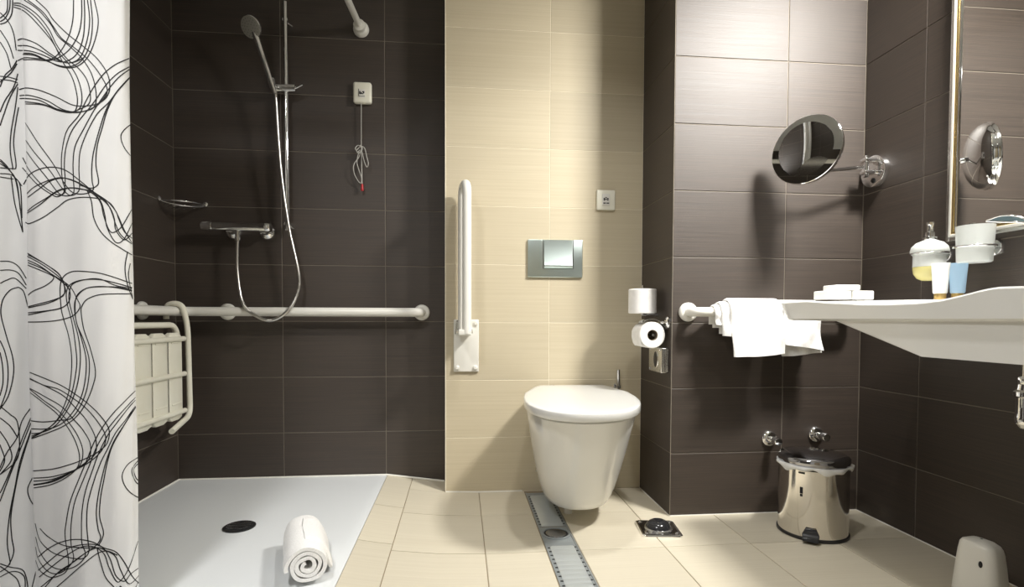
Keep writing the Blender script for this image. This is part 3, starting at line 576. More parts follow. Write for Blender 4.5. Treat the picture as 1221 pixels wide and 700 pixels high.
# printed lines, in fifths of a pixel of the photograph, laid onto the cloth
LN = """440 0 435 120 410 220 360 310 300 355 230 350 150 345 105 362|487 0 487 100 470 200 420 290 350 345 280 362 200 356 105 358|503 0 505 120 495 230 460 320 400 365 340 365 260 330 180 305 103 300|522 0 535 120 520 240 480 340 420 375 350 360 250 305 170 275 103 272|540 0 552 130 540 250 500 345 440 392 370 395 290 368 200 330 103 325|563 0 587 120 570 230 530 330 480 385 420 405 350 395 270 355 190 320 105 320|500 345 440 372 380 370 300 320 220 262 140 232 103 240
215 0 280 60 320 120 400 200 500 280 580 350 640 440 655 520 635 580 580 620 500 633 430 625 340 580 240 540 160 525 112 535|165 0 260 75 320 160 370 230 450 290 530 360 600 450 640 540 600 610 540 650 470 668 380 655 280 600 180 570 115 570|145 0 230 60 300 140 350 220 420 280 490 350 550 450 575 570 560 640 500 665 430 672 340 650 240 600 160 588 115 588|80 20 130 25 220 85 290 170 340 270 400 350 470 410 520 480 540 570 530 620 480 650 420 668 340 650 240 618 115 605|80 30 140 45 220 110 290 200 350 310 410 380 460 460 488 560 480 640 430 672|80 42 150 70 240 160 320 260 370 360 430 460 460 570 458 640 430 672 350 660 250 625 115 620
775 345 690 385 620 440 560 520 510 610 470 690 400 780 372 900 368 1000 375 1080 390 1140 350 1172 310 1160 230 1105 160 1030 133 1000|775 395 700 440 630 510 575 590 530 650 500 685 430 780 395 880 385 980 390 1080 380 1150 340 1160 260 1110 180 1020 135 940|775 410 710 460 650 530 600 600 560 660 500 770 450 870 437 970 440 1080 440 1150 400 1168 350 1150 280 1060 200 960 130 860|775 455 710 530 650 610 580 680 520 790 480 900 472 1000 475 1080 470 1140 420 1165 370 1120 300 1020 200 900 125 790|775 460 700 545 640 640 600 750 560 900 548 1000 550 1080 556 1130 510 1155 440 1150 390 1100 320 980 220 840 115 670|780 455 690 560 640 660 610 760 580 870 572 980 588 1080 575 1110 540 1122 480 1105
140 1100 180 1040 250 1005 330 998 400 1020 480 1080 560 1145 640 1200 690 1260 705 1300 740 1380 785 1420|145 1175 200 1120 280 1080 360 1060 430 1075 500 1110 580 1165 650 1230 680 1300 690 1370 740 1430 785 1390|150 1190 230 1130 300 1080 380 1062 460 1085 540 1135 600 1200 625 1280 640 1360 690 1445 740 1425 785 1330|150 1275 200 1230 280 1180 350 1135 420 1120 500 1130 560 1160 600 1210 620 1290 650 1370 680 1385 730 1345 785 1245|150 1280 240 1220 330 1150 410 1122 480 1128 540 1140 620 1190 660 1250 690 1340 720 1400 785 1455|150 1325 180 1332 260 1295 340 1240 400 1195 470 1178 540 1178 610 1190 660 1215 700 1280 740 1370 785 1450|520 1135 545 1200 560 1300 600 1380 660 1440 720 1480 785 1520
785 735 735 780 720 820 740 880 785 940|760 1500 745 1600 760 1700 790 1785|775 1570 765 1650 790 1780
150 1500 200 1530 280 1580 350 1630 380 1690 390 1740 350 1780 280 1810 170 1835|150 1510 220 1545 310 1600 370 1660 385 1750 330 1785 170 1828|150 1520 250 1575 340 1640 400 1700 420 1760 400 1815 330 1845 170 1865|152 1545 230 1580 330 1650 410 1720 415 1790 370 1835 280 1855 170 1877|155 1560 250 1600 350 1660 420 1710 460 1780 478 1830 440 1880 370 1905 280 1917 170 1920|155 1575 240 1610 315 1645 315 1670 270 1705 200 1735 170 1760
785 1690 700 1660 600 1630 500 1618 430 1620 380 1650 360 1710 365 1830 380 1900 410 2000 428 2120 425 2240 405 2360 350 2490 280 2560 190 2610|785 1715 700 1690 600 1668 500 1668 430 1690 400 1730 400 1800 430 1920 450 2050 458 2180 430 2340 390 2440 330 2520 260 2570 190 2600|785 1720 690 1702 600 1665 520 1665 440 1690 415 1740 415 1800 440 1900 470 2020 480 2150 460 2300 410 2430 340 2530 260 2575 190 2585|785 1730 700 1712 600 1710 520 1718 465 1755 450 1810 455 1910 490 2030 515 2150 505 2290 470 2400 400 2500 330 2545 260 2558 188 2555|785 1735 690 1715 590 1708 510 1722 460 1770 445 1830 460 1930 500 2030 533 2150 525 2290 490 2400 430 2490 360 2505 260 2515 186 2508|785 1752 680 1752 590 1758 520 1785 490 1825 485 1860 500 1960 540 2080 570 2210 555 2300 510 2410 450 2490 380 2540 300 2575 190 2615
180 2220 280 2260 370 2300 450 2350 530 2410 600 2480 650 2560 640 2640 590 2690 520 2730 430 2765 320 2795 200 2807|180 2255 260 2295 350 2320 430 2370 510 2430 580 2510 630 2600 610 2680 540 2750 450 2800 320 2840 200 2850|180 2260 280 2305 380 2360 450 2430 520 2510 570 2610 570 2700 520 2750 430 2810 320 2855 202 2868|180 2315 280 2370 370 2425 440 2500 500 2570 540 2650 530 2740 470 2790 380 2840 280 2875 202 2888|180 2320 260 2385 350 2450 420 2530 470 2610 495 2690 480 2770 420 2820 320 2870 202 2892|182 2340 260 2400 340 2465 400 2540 450 2630 475 2720 460 2790 390 2850 300 2890 204 2908
805 2330 740 2395 670 2470 610 2550 560 2640 520 2740 470 2860 420 2990 395 3120 390 3200 410 3340 400 3400 360 3430 300 3440 240 3400 215 3340|805 2370 740 2440 680 2510 620 2590 570 2680 540 2760 490 2880 445 3000 425 3130 425 3240 440 3330 400 3390 340 3420 280 3400 230 3330 215 3260|805 2385 750 2450 690 2530 640 2600 590 2700 550 2810 510 2930 490 3050 487 3170 490 3240 510 3310 460 3370 380 3395 300 3370 240 3290 215 3200|805 2420 750 2500 690 2580 640 2680 600 2760 560 2870 525 3000 518 3120 525 3220 530 3290 490 3330 400 3320 310 3290 240 3220 212 3120|807 2425 740 2530 680 2630 640 2730 610 2840 585 2960 575 3060 585 3150 600 3210 560 3260 490 3265 380 3250 290 3200 240 3150|807 2430 730 2550 670 2660 640 2760 620 2860 600 2970 595 3080 618 3180 590 3250
230 3320 290 3270 370 3230 460 3215 550 3230 620 3265 690 3290 740 3350 790 3440 840 3490|230 3400 300 3340 380 3280 470 3250 560 3245 620 3270 660 3340 690 3430 740 3465 780 3420 835 3380|235 3440 320 3370 400 3310 490 3260 560 3260 620 3300 650 3380 690 3460 720 3460 770 3380 835 3180|245 3500 330 3430 400 3380 490 3310 570 3265 640 3285 690 3320 720 3400 770 3480 835 3420|270 3500 350 3410 440 3350 520 3290 590 3265 640 3290|340 3500 420 3430 500 3360 580 3300 640 3285 700 3310|580 3270 600 3350 630 3440 680 3500
820 2728 760 2770 728 2830 740 2890 780 2940 830 2970|822 2745 785 2800 800 2860 830 2895|825 2760 795 2800 810 2850 830 2870
45 0 40 70 0 110|60 0 55 60 30 110 0 130|75 0 70 80 40 130 0 145|0 75 50 130 80 200 95 300|0 180 50 260 80 350|0 250 40 320 65 410|100 360 70 410 30 450 0 520|100 380 60 440 0 490|0 455 50 460 105 475|0 475 60 480 105 495|105 440 80 520 30 600 0 670|105 500 60 580 20 690 0 750|105 520 90 640 65 790 60 900 75 1000 70 1005|110 640 95 720 80 850 95 990 70 1005 0 1000
0 950 40 990 80 1050 120 1110 130 1300|0 960 50 1010 90 1070 115 1200 135 1380|0 975 60 1020 100 1090 120 1250|0 1035 60 1040 100 1070 130 1110|0 1055 80 1068|65 1050 85 1200 110 1300 135 1385
0 1558 60 1560 110 1590 155 1660|0 1612 60 1610 110 1630 155 1700|0 1690 40 1670 90 1660 155 1720|110 1712 60 1730 20 1780 5 1840 10 1900 40 2010 75 2130 80 2230 50 2360 0 2440|110 1712 140 1740 165 1830
0 2030 30 2100 48 2200 40 2320 0 2440|0 2100 15 2180 18 2280 0 2360|0 2420 60 2470 100 2510 115 2620 100 2740 0 2830|0 2490 60 2540 105 2610|0 2570 50 2650 68 2740 0 2830|0 2650 28 2740 0 2810
180 2435 130 2510 100 2610 40 2700 0 2790|183 2490 130 2620 80 2760 20 2900 0 2940|183 2520 120 2680 60 2830 0 2990|185 2560 120 2750 90 2900 60 3050 45 3180 45 3260 60 3350 50 3370|187 2560 125 2760 90 2920 65 3080 70 3200 82 3290 50 3370 0 3410|197 2840 165 2910 175 2970 203 3018
0 3360 60 3380 130 3395 155 3440 165 3500|0 3440 60 3410 110 3410 145 3440 150 3500|0 3375 50 3410 100 3450 120 3500|225 3360 190 3500"""
HALF = 0.00105
pm = MB()
def ribbon(pts):
    if len(pts) < 2: return
    vs_ = []; m = len(pts)
    for i, (p, n) in enumerate(pts):
        t = (pts[min(m-1, i+1)][0]-pts[max(0, i-1)][0])
        if t.length < 1e-7: t = Vector((0, 0, 1))
        s_ = t.normalized().cross(n).normalized(); b = p+n*0.0009
        vs_ += [b-s_*HALF, b+s_*HALF]
    pm.add(vs_, [(2*i, 2*i+1, 2*i+3, 2*i+2) for i in range(m-1)])
for line in LN.replace('\n', '|').split('|'):
    a = [float(x)/5 for x in line.split()]
    pts2 = cat_rom([(a[i], a[i+1], 0) for i in range(0, len(a), 2)], 14)
    run = []
    runs = []
    for p in pts2:
        loc, nrm, idx, dist = cray(p.x, p.y)
        if loc is None: continue
        if nrm.dot(CAM-loc) < 0: nrm = -nrm
        if run and (loc-run[-1][0]).length > 0.02: runs.append(run); run = []
        run.append((loc, nrm))
    runs.append(run)
    for r in runs:
        if len(r) < 8: continue
        ribbon(r)
        # the print repeats up and down the cloth; continue it where the picture ends
        for dz in (0.872, -0.872):
            rr = []
            for p, n in r:
                q = p+Vector((0, 0, dz))
                if (1.475 < q.z < 1.975) or (0.075 < q.z < 0.135): rr.append((q, n))
                else:
                    ribbon(rr); rr = []
            ribbon(rr)
po = pm.build('printed_lines', M['print'], cu, smooth=0); po['kind'] = 'stuff'

# ------------------------------------------------------------------ rolled towel on the tray
rt = thing('rolled_towel', (-0.44, 1.58, TZ), 'white towel rolled up on the shower tray', 'towel')
A0 = Vector((-0.405, 1.445, TZ+0.054)); A1 = Vector((-0.482, 1.690, TZ+0.054)); ax = (A1-A0).normalized(); sd_ = ax.cross(Vector((0, 0, 1))).normalized(); up = Vector((0, 0, 1))
prof = []
turns = 3.2; NS = 96
def spiral(inner):
    out = []
    for k in range(NS+1):
        t = k/NS; th = t*turns*2*PI+2.1; r = 0.010+t*0.042
        r += -0.0045 if inner else 0.0055
        out.append((r*math.cos(th)*1.04, max(-0.0535, r*math.sin(th)*0.97)))
    return out
sp = spiral(False)+list(reversed(spiral(True)))
def rsec(p, k, seed):
    return [p+sd_*(x*k+0.0012*math.sin(i*0.5+seed))+up*(max(-0.053, y*k+0.001*math.sin(i*0.8+seed*2))) for i, (x, y) in enumerate(sp)]
rg = []
for q in range(13):
    t = q/12; rg.append(rsec(A0.lerp(A1, t), 1.0-0.05*abs(2*t-1)**3+0.015*math.sin(q*1.3), q*0.9))
MB().rings(rg).build('roll', M['towel'], rt, smooth=70)
# loose outer flap lying at its right side
fl = []
for q in range(9):
    t = 0.18+0.75*q/8; p = A0.lerp(A1, t)
    prof = [(-0.012, 0.0545), (0.025, 0.0545), (0.046, 0.032), (0.062, -0.004), (0.072, -0.045+0.004*math.sin(q*2)), (0.060, -0.051), (0.052, -0.01), (0.040, 0.022), (0.021, 0.044), (-0.005, 0.05)]
    fl.append([p+sd_*(x+0.002*math.sin(q*1.1))+up*z for x, z in prof])
MB().rings(fl).build('flap', M['towel'], rt, smooth=70, subsurf=1)

# ------------------------------------------------------------------ toilet paper and box on the block side
tp = thing('paper_holder', (XB, 2.03, 0.70), 'chrome toilet paper holder on the dark block side', 'paper holder')
YR = 2.0
MB().lathe([(0.024, 0.0006), (0.024, 0.006), (0.020, 0.010), (0.010, 0.014)], (XB, YR-0.005, 0.742), (-1, 0, 0), 24).build('wall_rosette', M['chrome'], tp)
MB().tube(bend_path([(XB-0.008, YR-0.005, 0.742), (XB-0.024, YR-0.008, 0.744), (XB-0.028, YR+0.10, 0.715), (0.735, YR+0.10, 0.694), (0.735, YR-0.018, 0.694)], 0.016), 0.0055, 12).build('arm', M['chrome'], tp)
cov = []
for k in range(9):
    a = math.radians(20+110*k/8); cov.append([(0.735+0.060*math.cos(a), y, 0.697+0.060*math.sin(a)) for y in (YR-0.005, YR+0.10)]+[(0.735+0.0585*math.cos(a), y, 0.697+0.0585*math.sin(a)) for y in (YR+0.10, YR-0.005)])
MB().rings(cov).build('cover', M['chrome'], tp)
MB().tube([(0.7316, 2.098, 0.772), (0.7316, 2.098, 0.892)], 0.006, 12).build('spare_pin', M['chrome'], tp)
MB().tube(bend_path([(0.7316, 2.098, 0.774), (XB-0.02, 2.098, 0.772), (XB-0.0008, 2.098, 0.772)], 0.01), 0.006, 12).build('spare_arm', M['chrome'], tp)
def paper_roll(name, c, ax, r, h, label):
    t = thing(name, c, label, 'paper roll')
    ro = 0.021
    MB().lathe([(ro, 0), (r-0.003, 0), (r, 0.003), (r, h-0.003), (r-0.003, h), (ro, h), (ro, 0)], c, ax, 40).build('paper', M['paper'], t)
    MB().lathe([(ro-0.0005, 0.001), (ro-0.0005, h-0.001), (ro-0.002, h-0.001), (ro-0.002, 0.001), (ro-0.0005, 0.001)], c, ax, 32).build('core', M['core'], t)
    return t
paper_roll('toilet_paper_roll', Vector((0.7316, 2.098, 0.7785)), (0, 0, 1), 0.0555, 0.098, 'spare white paper roll standing upright on a pin above the holder')
r2 = paper_roll('toilet_paper_roll', Vector((0.735, YR-0.012, 0.694)), (0, 1, 0), 0.0505, 0.10, 'toilet paper roll with its core hole facing out, hanging in the holder')
mb = MB(); sh = []
for k in range(10):
    a = math.radians(95+70*k/9); sh.append((0.735+0.0512*math.cos(a), 0.694+0.0512*math.sin(a)))
sh += [(0.6845, 0.685), (0.690, 0.662), (0.698, 0.650)]
mb.rings([[(x, YR-0.010, z), (x, YR+0.086, z), (x-0.0008, YR+0.086, z), (x-0.0008, YR-0.010, z)] for x, z in sh]).build('loose_sheet', M['paper'], r2, smooth=60)
bx = thing('bag_dispenser', (XB, 2.07, 0.545), 'small chrome box with oval opening below the toilet paper', 'dispenser')
MB().box((XB-0.030, 1.984, 0.547), (XB-0.0006, 2.125, 0.645), 0.003).build('case', M['chrome_sat'], bx)
mb = MB().lathe([(0.032, 0), (0.032, 0.0012)], (XB-0.0302, 2.045, 0.597), (-1, 0, 0), 28, 1.0, 0.62); mb.build('opening', M['black'], bx)
MB().lathe([(0.035, 0), (0.034, 0.002), (0.031, 0.002), (0.031, 0)], (XB-0.0302, 2.045, 0.597), (-1, 0, 0), 28, 1.0, 0.66).build('opening_rim', M['chrome'], bx)
for k in range(6): MB().box((XB-0.029+k*0.0046, 1.9825, 0.552), (XB-0.0265+k*0.0046, 1.985, 0.640)).build('rib', M['chrome'], bx, smooth=0)
for y, z in ((1.998, 0.556), (2.112, 0.556), (1.998, 0.636), (2.112, 0.636)): MB().lathe([(0.004, 0), (0.003, 0.002), (0, 0.0022)], (XB-0.030, y, z), (-1, 0, 0), 10).build('screw', M['lid'], bx)

# ------------------------------------------------------------------ angle valves
def valve(x, z, label):
    t = thing('angle_valve', (x, YB, z), label, 'valve', 'angle valves above the bin')
    MB().lathe([(0.031, 0.0006), (0.031, 0.004), (0.026, 0.010), (0.015, 0.013)], (x, YB, z), (0, -1, 0), 28).build('wall_rosette', M['chrome'], t)
    MB().lathe([(0.0125, 0.008), (0.0125, 0.03), (0.0105, 0.032), (0.0105, 0.042)], (x, YB, z), (0, -1, 0), 20).build('stem', M['chrome'], t)
    MB().lathe([(0.0165, 0.038), (0.0175, 0.044), (0.0175, 0.060), (0.014, 0.066), (0, 0.067)], (x, YB, z), (0, -1, 0), 10).build('knob', M['chrome'], t)
valve(1.196, 0.293, 'chrome wall valve to the left above the pedal bin lid')
valve(1.389, 0.306, 'chrome wall valve to the right behind the pedal bin lid')

# ------------------------------------------------------------------ pedal bin
BX, BY = 1.252, 1.775
bn = thing('pedal_bin', (BX, BY, 0), 'polished steel pedal bin with white liner standing in the dark corner', 'bin')
MB().lathe([(0.112, 0.0), (0.115, 0.002), (0.115, 0.010), (0.112, 0.012)], (BX, BY, 0), n=48).build('base_ring', M['black'], bn)
bd = MB().lathe([(0.1115, 0.010), (0.1115, 0.236), (0.1125, 0.240)], (BX, BY, 0), n=64).build('body', M['steel'], bn)
lt = Vector((0.02, -0.02, 1)).normalized()
MB().lathe([(0.111, 0.250), (0.114, 0.254), (0.114, 0.272), (0.111, 0.277), (0.103, 0.281), (0.06, 0.288), (0, 0.290)], (BX, BY, 0), n=56).build('lid', M['lid'], bn)
rg = []
for k in range(72):
    a = 2*PI*k/72; w1 = 0.003*math.sin(7*a)+0.002*math.sin(13*a+1); dz = 0.004*math.sin(5*a+0.6)+0.003*math.sin(11*a)
    d = Vector((math.cos(a), math.sin(a), 0))
    ex = 0.010*math.exp(-((((a-5.95+PI) % (2*PI))-PI)/0.16)**2)
    rg.append([Vector((BX, BY, 0))+d*r+Vector((0, 0, z)) for r, z in ((0.110, 0.252), (0.116+w1*0.4, 0.2535), (0.120+w1+ex, 0.249+dz*0.6), (0.119+w1+ex, 0.242+dz), (0.1155+w1*0.5, 0.237+dz*1.4), (0.1130, 0.240+dz))])
MB().rings(rg, True, False, False, True).build('liner', M['bag'], bn, smooth=70)
pdir = Vector((-0.60, -0.80, 0)); ps = Vector((0.80, -0.60, 0)); c0 = Vector((BX, BY, 0))
prof = [(0.107, 0.008, 0.024), (0.107, 0.046, 0.017), (0.120, 0.046, 0.017), (0.128, 0.030, 0.025), (0.142, 0.020, 0.025), (0.144, 0.010, 0.024), (0.128, 0.006, 0.024)]
MB().rings([[c0+pdir*d+ps*(w_*s_)+Vector((0, 0, z)) for d, z, w_ in prof] for s_ in (-1, 1)]).build('pedal', M['blackgloss'], bn, smooth=30, bevel=0.0015)
ed = Vector((-0.80, -0.60, 0)).normalized(); es = Vector((-ed.y, ed.x, 0)); mb = MB()
for z0, z1, wd in ((0.150, 0.158, 0.004), (0.160, 0.182, 0.0048), (0.228, 0.234, 0.010)):
    b = c0+ed*0.1116
    mb.box((-wd, 0, z0), (wd, 0.0008, z1))
    for i in range(len(mb.v)-8, len(mb.v)): v = mb.v[i]; mb.v[i] = b+es*v.x+ed*v.y+Vector((0, 0, v.z))
mb.build('emblem', M['print'], bd, smooth=0)
MB().tube([c0-pdir*0.116+ps*0.03+Vector((0, 0, 0.262)), c0-pdir*0.116-ps*0.03+Vector((0, 0, 0.262))], 0.006, 12).build('hinge', M['black'], bn)

# ------------------------------------------------------------------ small white bin at the right wall
wbn = thing('white_sanitary_bin', (1.395, 1.29, 0), 'small rounded white plastic bin against the right wall at the frame bottom', 'bin')
CB = Vector((1.395, 1.29, 0)); 
def wsec(z, k, tilt=0.0):
    a = 0.42; out = []
    for x, y in rrect(0, 0, 0.051*k, 0.048*k, 0.025*k, 5):
        X, Y = x*math.cos(a)-y*math.sin(a), x*math.sin(a)+y*math.cos(a)
        out.append(CB+Vector((X, Y, z-tilt*(X*0.75-Y*0.1)/0.06)))
    return out
MB().rings([wsec(0, 1.08), wsec(0.004, 1.1), wsec(0.05, 1.04), wsec(0.10, 0.95), wsec(0.132, 0.88, 0.006), wsec(0.150, 0.81, 0.012), wsec(0.158, 0.72, 0.013), wsec(0.164, 0.5, 0.011), wsec(0.167, 0.2, 0.005)]).build('body', M['plastic'], wbn, smooth=40)
d_ = Vector((-0.62, -0.78, 0.17)).normalized()
MB().lathe([(0.0085, 0.0), (0.0085, 0.002), (0.004, 0.003)], CB+Vector((-0.037, -0.033, 0.114)), d_, 16, 1.0, 0.5).build('slot', M['black'], wbn)
MB().lathe([(0.003, 0.0), (0.003, 0.001)], CB+Vector((0.0, -0.0, 0.1665)), (0, 0, 1), 10).build('vent', M['lid'], wbn)

# ------------------------------------------------------------------ wash basin
sk = thing('wash_basin', (1.30, 1.1, 0.66), 'long white wash basin with a curved front rim on the right wall', 'basin')
SX0, SX1, SY0, SY1 = 1.02, XR-0.0015, 0.50, 1.634
def rimz(y):
    pts = [(0.5, 0.817), (0.62, 0.817), (0.72, 0.804), (0.80, 0.808), (0.8787, 0.817), (0.9324, 0.8185), (0.968, 0.813), (1.0027, 0.8055), (1.05, 0.798), (1.1031, 0.7945), (1.18, 0.794), (1.2598, 0.7955), (1.36, 0.802), (1.498, 0.8115), (1.634, 0.8105)]
    for (a, za), (b, zb) in zip(pts, pts[1:]):
        if y <= b:
            t = max(0, (y-a)/(b-a)); t = t*t*(3-2*t)*0.5+t*0.5; return za+(zb-za)*t
    return pts[-1][1]
NYS = 56; NXS = 12
def bring(x0, x1, y0, y1, zf, c=0.012):
    out = []
    ys = [y0+(y1-y0)*k/NYS for k in range(NYS+1)]; xs = [x0+(x1-x0)*k/NXS for k in range(NXS+1)]
    # front edge (x0) from far to near, near side, back, far side
    loop = [(x0, y) for y in reversed(ys)] + [(x, y0) for x in xs[1:]] + [(x1, y) for y in ys[1:]] + [(x, y1) for x in reversed(xs[1:-1])]
    for x, y in loop:
        # chamfered far front corner
        dx, dy = x-x0, y1-y
        if dx+dy < c: k = (c-dx-dy)/2; x += k; y -= k
        out.append((x, y, zf(x, y)))
    return out
def ztop(x, y):
    k = min(1, max(0, (x-SX0)/0.35)); return rimz(y)*(1-k)+0.8165*k
RG = [bring(SX0+0.06, SX1-0.10, 0.78, 1.10, lambda x, y: 0.6705),
      bring(SX0+0.022, SX1-0.04, 0.70, 1.128, lambda x, y: 0.6715),
      bring(SX0+0.016, SX1, 0.60, 1.40, lambda x, y: 0.7515),
      bring(SX0+0.008, SX1, SY0+0.008, 1.597, lambda x, y: 0.7535),
      bring(SX0+0.003, SX1, SY0, 1.600, lambda x, y: 0.7575),
      bring(SX0, SX1, SY0, SY1, lambda x, y: ztop(x, y)-0.004),
      bring(SX0+0.004, SX1, SY0+0.004, SY1-0.003, ztop),
      bring(SX0+0.024, SX1-0.14, SY0+0.06, 1.45, lambda x, y: ztop(x, y)-0.001),
      bring(SX0+0.034, SX1-0.15, SY0+0.07, 1.43, lambda x, y: ztop(x, y)-0.012),
      bring(SX0+0.10, SX1-0.20, 0.72, 1.22, lambda x, y: 0.715),
      bring(SX0+0.20, SX1-0.26, 0.88, 1.04, lambda x, y: 0.70)]
MB().rings(RG).build('bowl', M['ceramic'], sk, smooth=28)
MB().lathe([(0.024, -0.003), (0.024, 0.003), (0.020, 0.004), (0, 0.003)], (1.262, 0.96, 0.702), n=24).build('waste', M['chrome'], sk)
# drain trap
tr_ = thing('bottle_trap', (1.345, 1.15, 0.48), 'chrome drain trap below the wash basin at the right edge', 'trap')
TXc, TYc = 1.372, 1.163
MB().tube([(TXc, TYc, 0.672), (TXc, TYc, 0.60)], 0.016, 20).build('pipe', M['chrome'], tr_)
MB().lathe([(0.019, 0), (0.022, 0.004), (0.022, 0.016), (0.019, 0.020)], (TXc, TYc, 0.598), n=20).build('nut', M['chrome'], tr_)
MB().lathe([(0.012, 0.075), (0.026, 0.078), (0.030, 0.082), (0.030, 0.092), (0.024, 0.097), (0.022, 0.11)], (TXc, TYc, 0.489), n=24).build('collar', M['chrome'], tr_)
MB().lathe([(0, 0), (0.016, 0.003), (0.024, 0.013), (0.026, 0.026), (0.024, 0.03), (0.024, 0.082)], (TXc, TYc, 0.489), n=24).build('cup', M['chrome'], tr_)
MB().tube(bend_path([(TXc, TYc, 0.55), (TXc+0.08, TYc-0.06, 0.55), (XR-0.001, TYc-0.06, 0.55)], 0.03), 0.015, 16).build('wall_pipe', M['chrome'], tr_)
MB().lathe([(0.034, 0.0006), (0.034, 0.004), (0.020, 0.012)], (XR, TYc-0.06, 0.55), (-1, 0, 0), 24).build('wall_rosette', M['chrome'], tr_)

# tap with a long open lever
tpn = thing('basin_tap', (1.47, 0.965, 0.815), 'chrome basin tap with a curved loop lever at the right edge', 'tap')
MB().lathe([(0.027, 0), (0.027, 0.006), (0.022, 0.010), (0.022, 0.095), (0.018, 0.11), (0, 0.112)], (1.47, 0.965, 0.8165), n=28).build('body', M['chrome'], tpn)
MB().tube(bend_path([(1.47, 0.965, 0.875), (1.36, 0.965, 0.905), (1.33, 0.965, 0.895)], 0.03), 0.012, 16).build('spout', M['chrome'], tpn)
lv = [(1.47, 0.965, 0.925), (1.40, 1.02, 0.940)]
MB().tube(cat_rom([lv[0], lv[1], (1.345, 1.078, 0.952)], 6), [0.010]*7+[0.0085]*6, 14).build('lever_stem', M['chrome'], tpn)
lo = cat_rom([(1.345, 1.078, 0.952), (1.329, 1.10, 0.966), (1.312, 1.14, 0.985), (1.303, 1.172, 0.9915), (1.30, 1.205, 0.9990), (1.299, 1.213, 1.0015), (1.30, 1.20, 1.0045), (1.303, 1.178, 1.0075), (1.310, 1.15, 1.0010), (1.323, 1.115, 0.978)], 6, closed=True)
MB().tube(lo, 0.0022, 10, closed=True).build('lever_loop', M['chrome'], tpn)
cen = sum(lo, Vector())/len(lo); mb = MB(); mb.rings([[p.lerp(cen, 0.03)+Vector((-0.0012, -0.0005, 0)) for p in lo], [p.lerp(cen, 0.03)+Vector((0.0012, 0.0005, 0)) for p in lo]]); mb.build('lever_plate', M['clearplastic'], tpn, smooth=30)

# soaps on the deck
def soap(x0, x1, z0, z1, y0, y1, label):
    o = MB().box((x0, y0, z0), (x1, y1, z1), 0.004).build('soap_box', M['tubewhite']); tag(o, label, 'soap', 'wrapped soaps on the basin')
soap(1.120, 1.196, 0.8175, 0.845, 1.535, 1.605, 'lower left of the three small white soap packs on the basin end')
soap(1.202, 1.272, 0.8175, 0.845, 1.535, 1.605, 'lower right of the three small white soap packs on the basin end')
soap(1.150, 1.226, 0.8455, 0.863, 1.535, 1.603, 'white soap pack lying on top of the two others')
def tube_bottle(c, m, h, label, ang):
    t = thing('lotion_tube', c, label, 'tube', 'small toiletry tubes')
    ca, sa = math.cos(ang), math.sin(ang)
    def sec(z, a, b, n=24): return [(c[0]+a*math.cos(2*PI*k/n)*ca-b*math.sin(2*PI*k/n)*sa, c[1]+a*math.cos(2*PI*k/n)*sa+b*math.sin(2*PI*k/n)*ca, c[2]+z) for k in range(n)]
    MB().rings([sec(0.018, 0.0165, 0.0160), sec(0.022, 0.018, 0.0165), sec(0.05, 0.0195, 0.0135), sec(0.08, 0.0215, 0.007), sec(h-0.006, 0.0228, 0.0018), sec(h, 0.0228, 0.0015)]).build('tube', m, t, smooth=50)
    MB().lathe([(0.0145, 0), (0.015, 0.001), (0.015, 0.017), (0.0145, 0.018)], c, n=24).build('cap', M['goldcap'], t)
tube_bottle((1.432, 1.473, 0.8165), M['tubewhite'], 0.110, 'white lotion tube standing on its gold cap beside the soap dispenser', -0.75)
tube_bottle((1.462, 1.446, 0.8165), M['tubeblue'], 0.108, 'pale blue lotion tube standing on its cap below the tumbler', -0.75)

# soap dispenser and tumbler in wall rings
def wall_ring(t, c, r, y):
    MB().lathe([(0.026, 0.0006), (0.026, 0.006), (0.023, 0.012), (0.012, 0.016)], (XR, y, c.z), (-1, 0, 0), 28, ).build('wall_rosette', M['chrome'], t)
    MB().tube([(XR-0.012, y, c.z), (c.x+(XR-c.x)*0.5, (c.y+y)/2, c.z), (c.x+r*0.92, c.y+(y-c.y)*0.3, c.z)], 0.006, 12).build('arm', M['chrome'], t)
    MB().tube([(c.x+r*math.cos(2*PI*k/40), c.y+r*math.sin(2*PI*k/40), c.z) for k in range(40)], 0.0032, 10, closed=True).build('ring', M['chrome'], t)
sdp = thing('soap_dispenser', (1.478, 1.562, 0.879), 'frosted glass soap dispenser with yellow liquid and chrome pump on the wall', 'dispenser')
c = Vector((1.478, 1.562, 0.966))
wall_ring(sdp, c, 0.0475, 1.592)
MB().lathe([(0.0, 0.0), (0.018, 0.001), (0.031, 0.008), (0.040, 0.022), (0.0425, 0.036), (0.0425, 0.044)], (c.x, c.y, 0.879), n=40).build('liquid', M['liquid'], sdp)
MB().lathe([(0.0427, 0.0445), (0.0427, 0.080), (0.050, 0.088), (0.0505, 0.096), (0.047, 0.108), (0.036, 0.120), (0.020, 0.127), (0.017, 0.129)], (c.x, c.y, 0.879), n=40).build('bottle', M['frost'], sdp)
MB().lathe([(0.017, 0), (0.019, 0.003), (0.019, 0.010), (0.013, 0.013), (0.012, 0.026), (0.009, 0.028), (0.009, 0.048), (0.0105, 0.05), (0.0105, 0.057), (0, 0.058)], (c.x, c.y, 1.0065), n=24).build('pump', M['chrome'], sdp)
MB().tube([(c.x, c.y, 1.058), (c.x-0.020, c.y-0.024, 1.056)], 0.0045, 10).build('nozzle', M['chrome'], sdp)
cup = thing('tumbler', (1.478, 1.415, 0.925), 'white frosted tumbler in a chrome wall ring above the blue tube', 'cup')
c = Vector((1.484, 1.418, 0.968))
wall_ring(cup, c, 0.0475, 1.430)
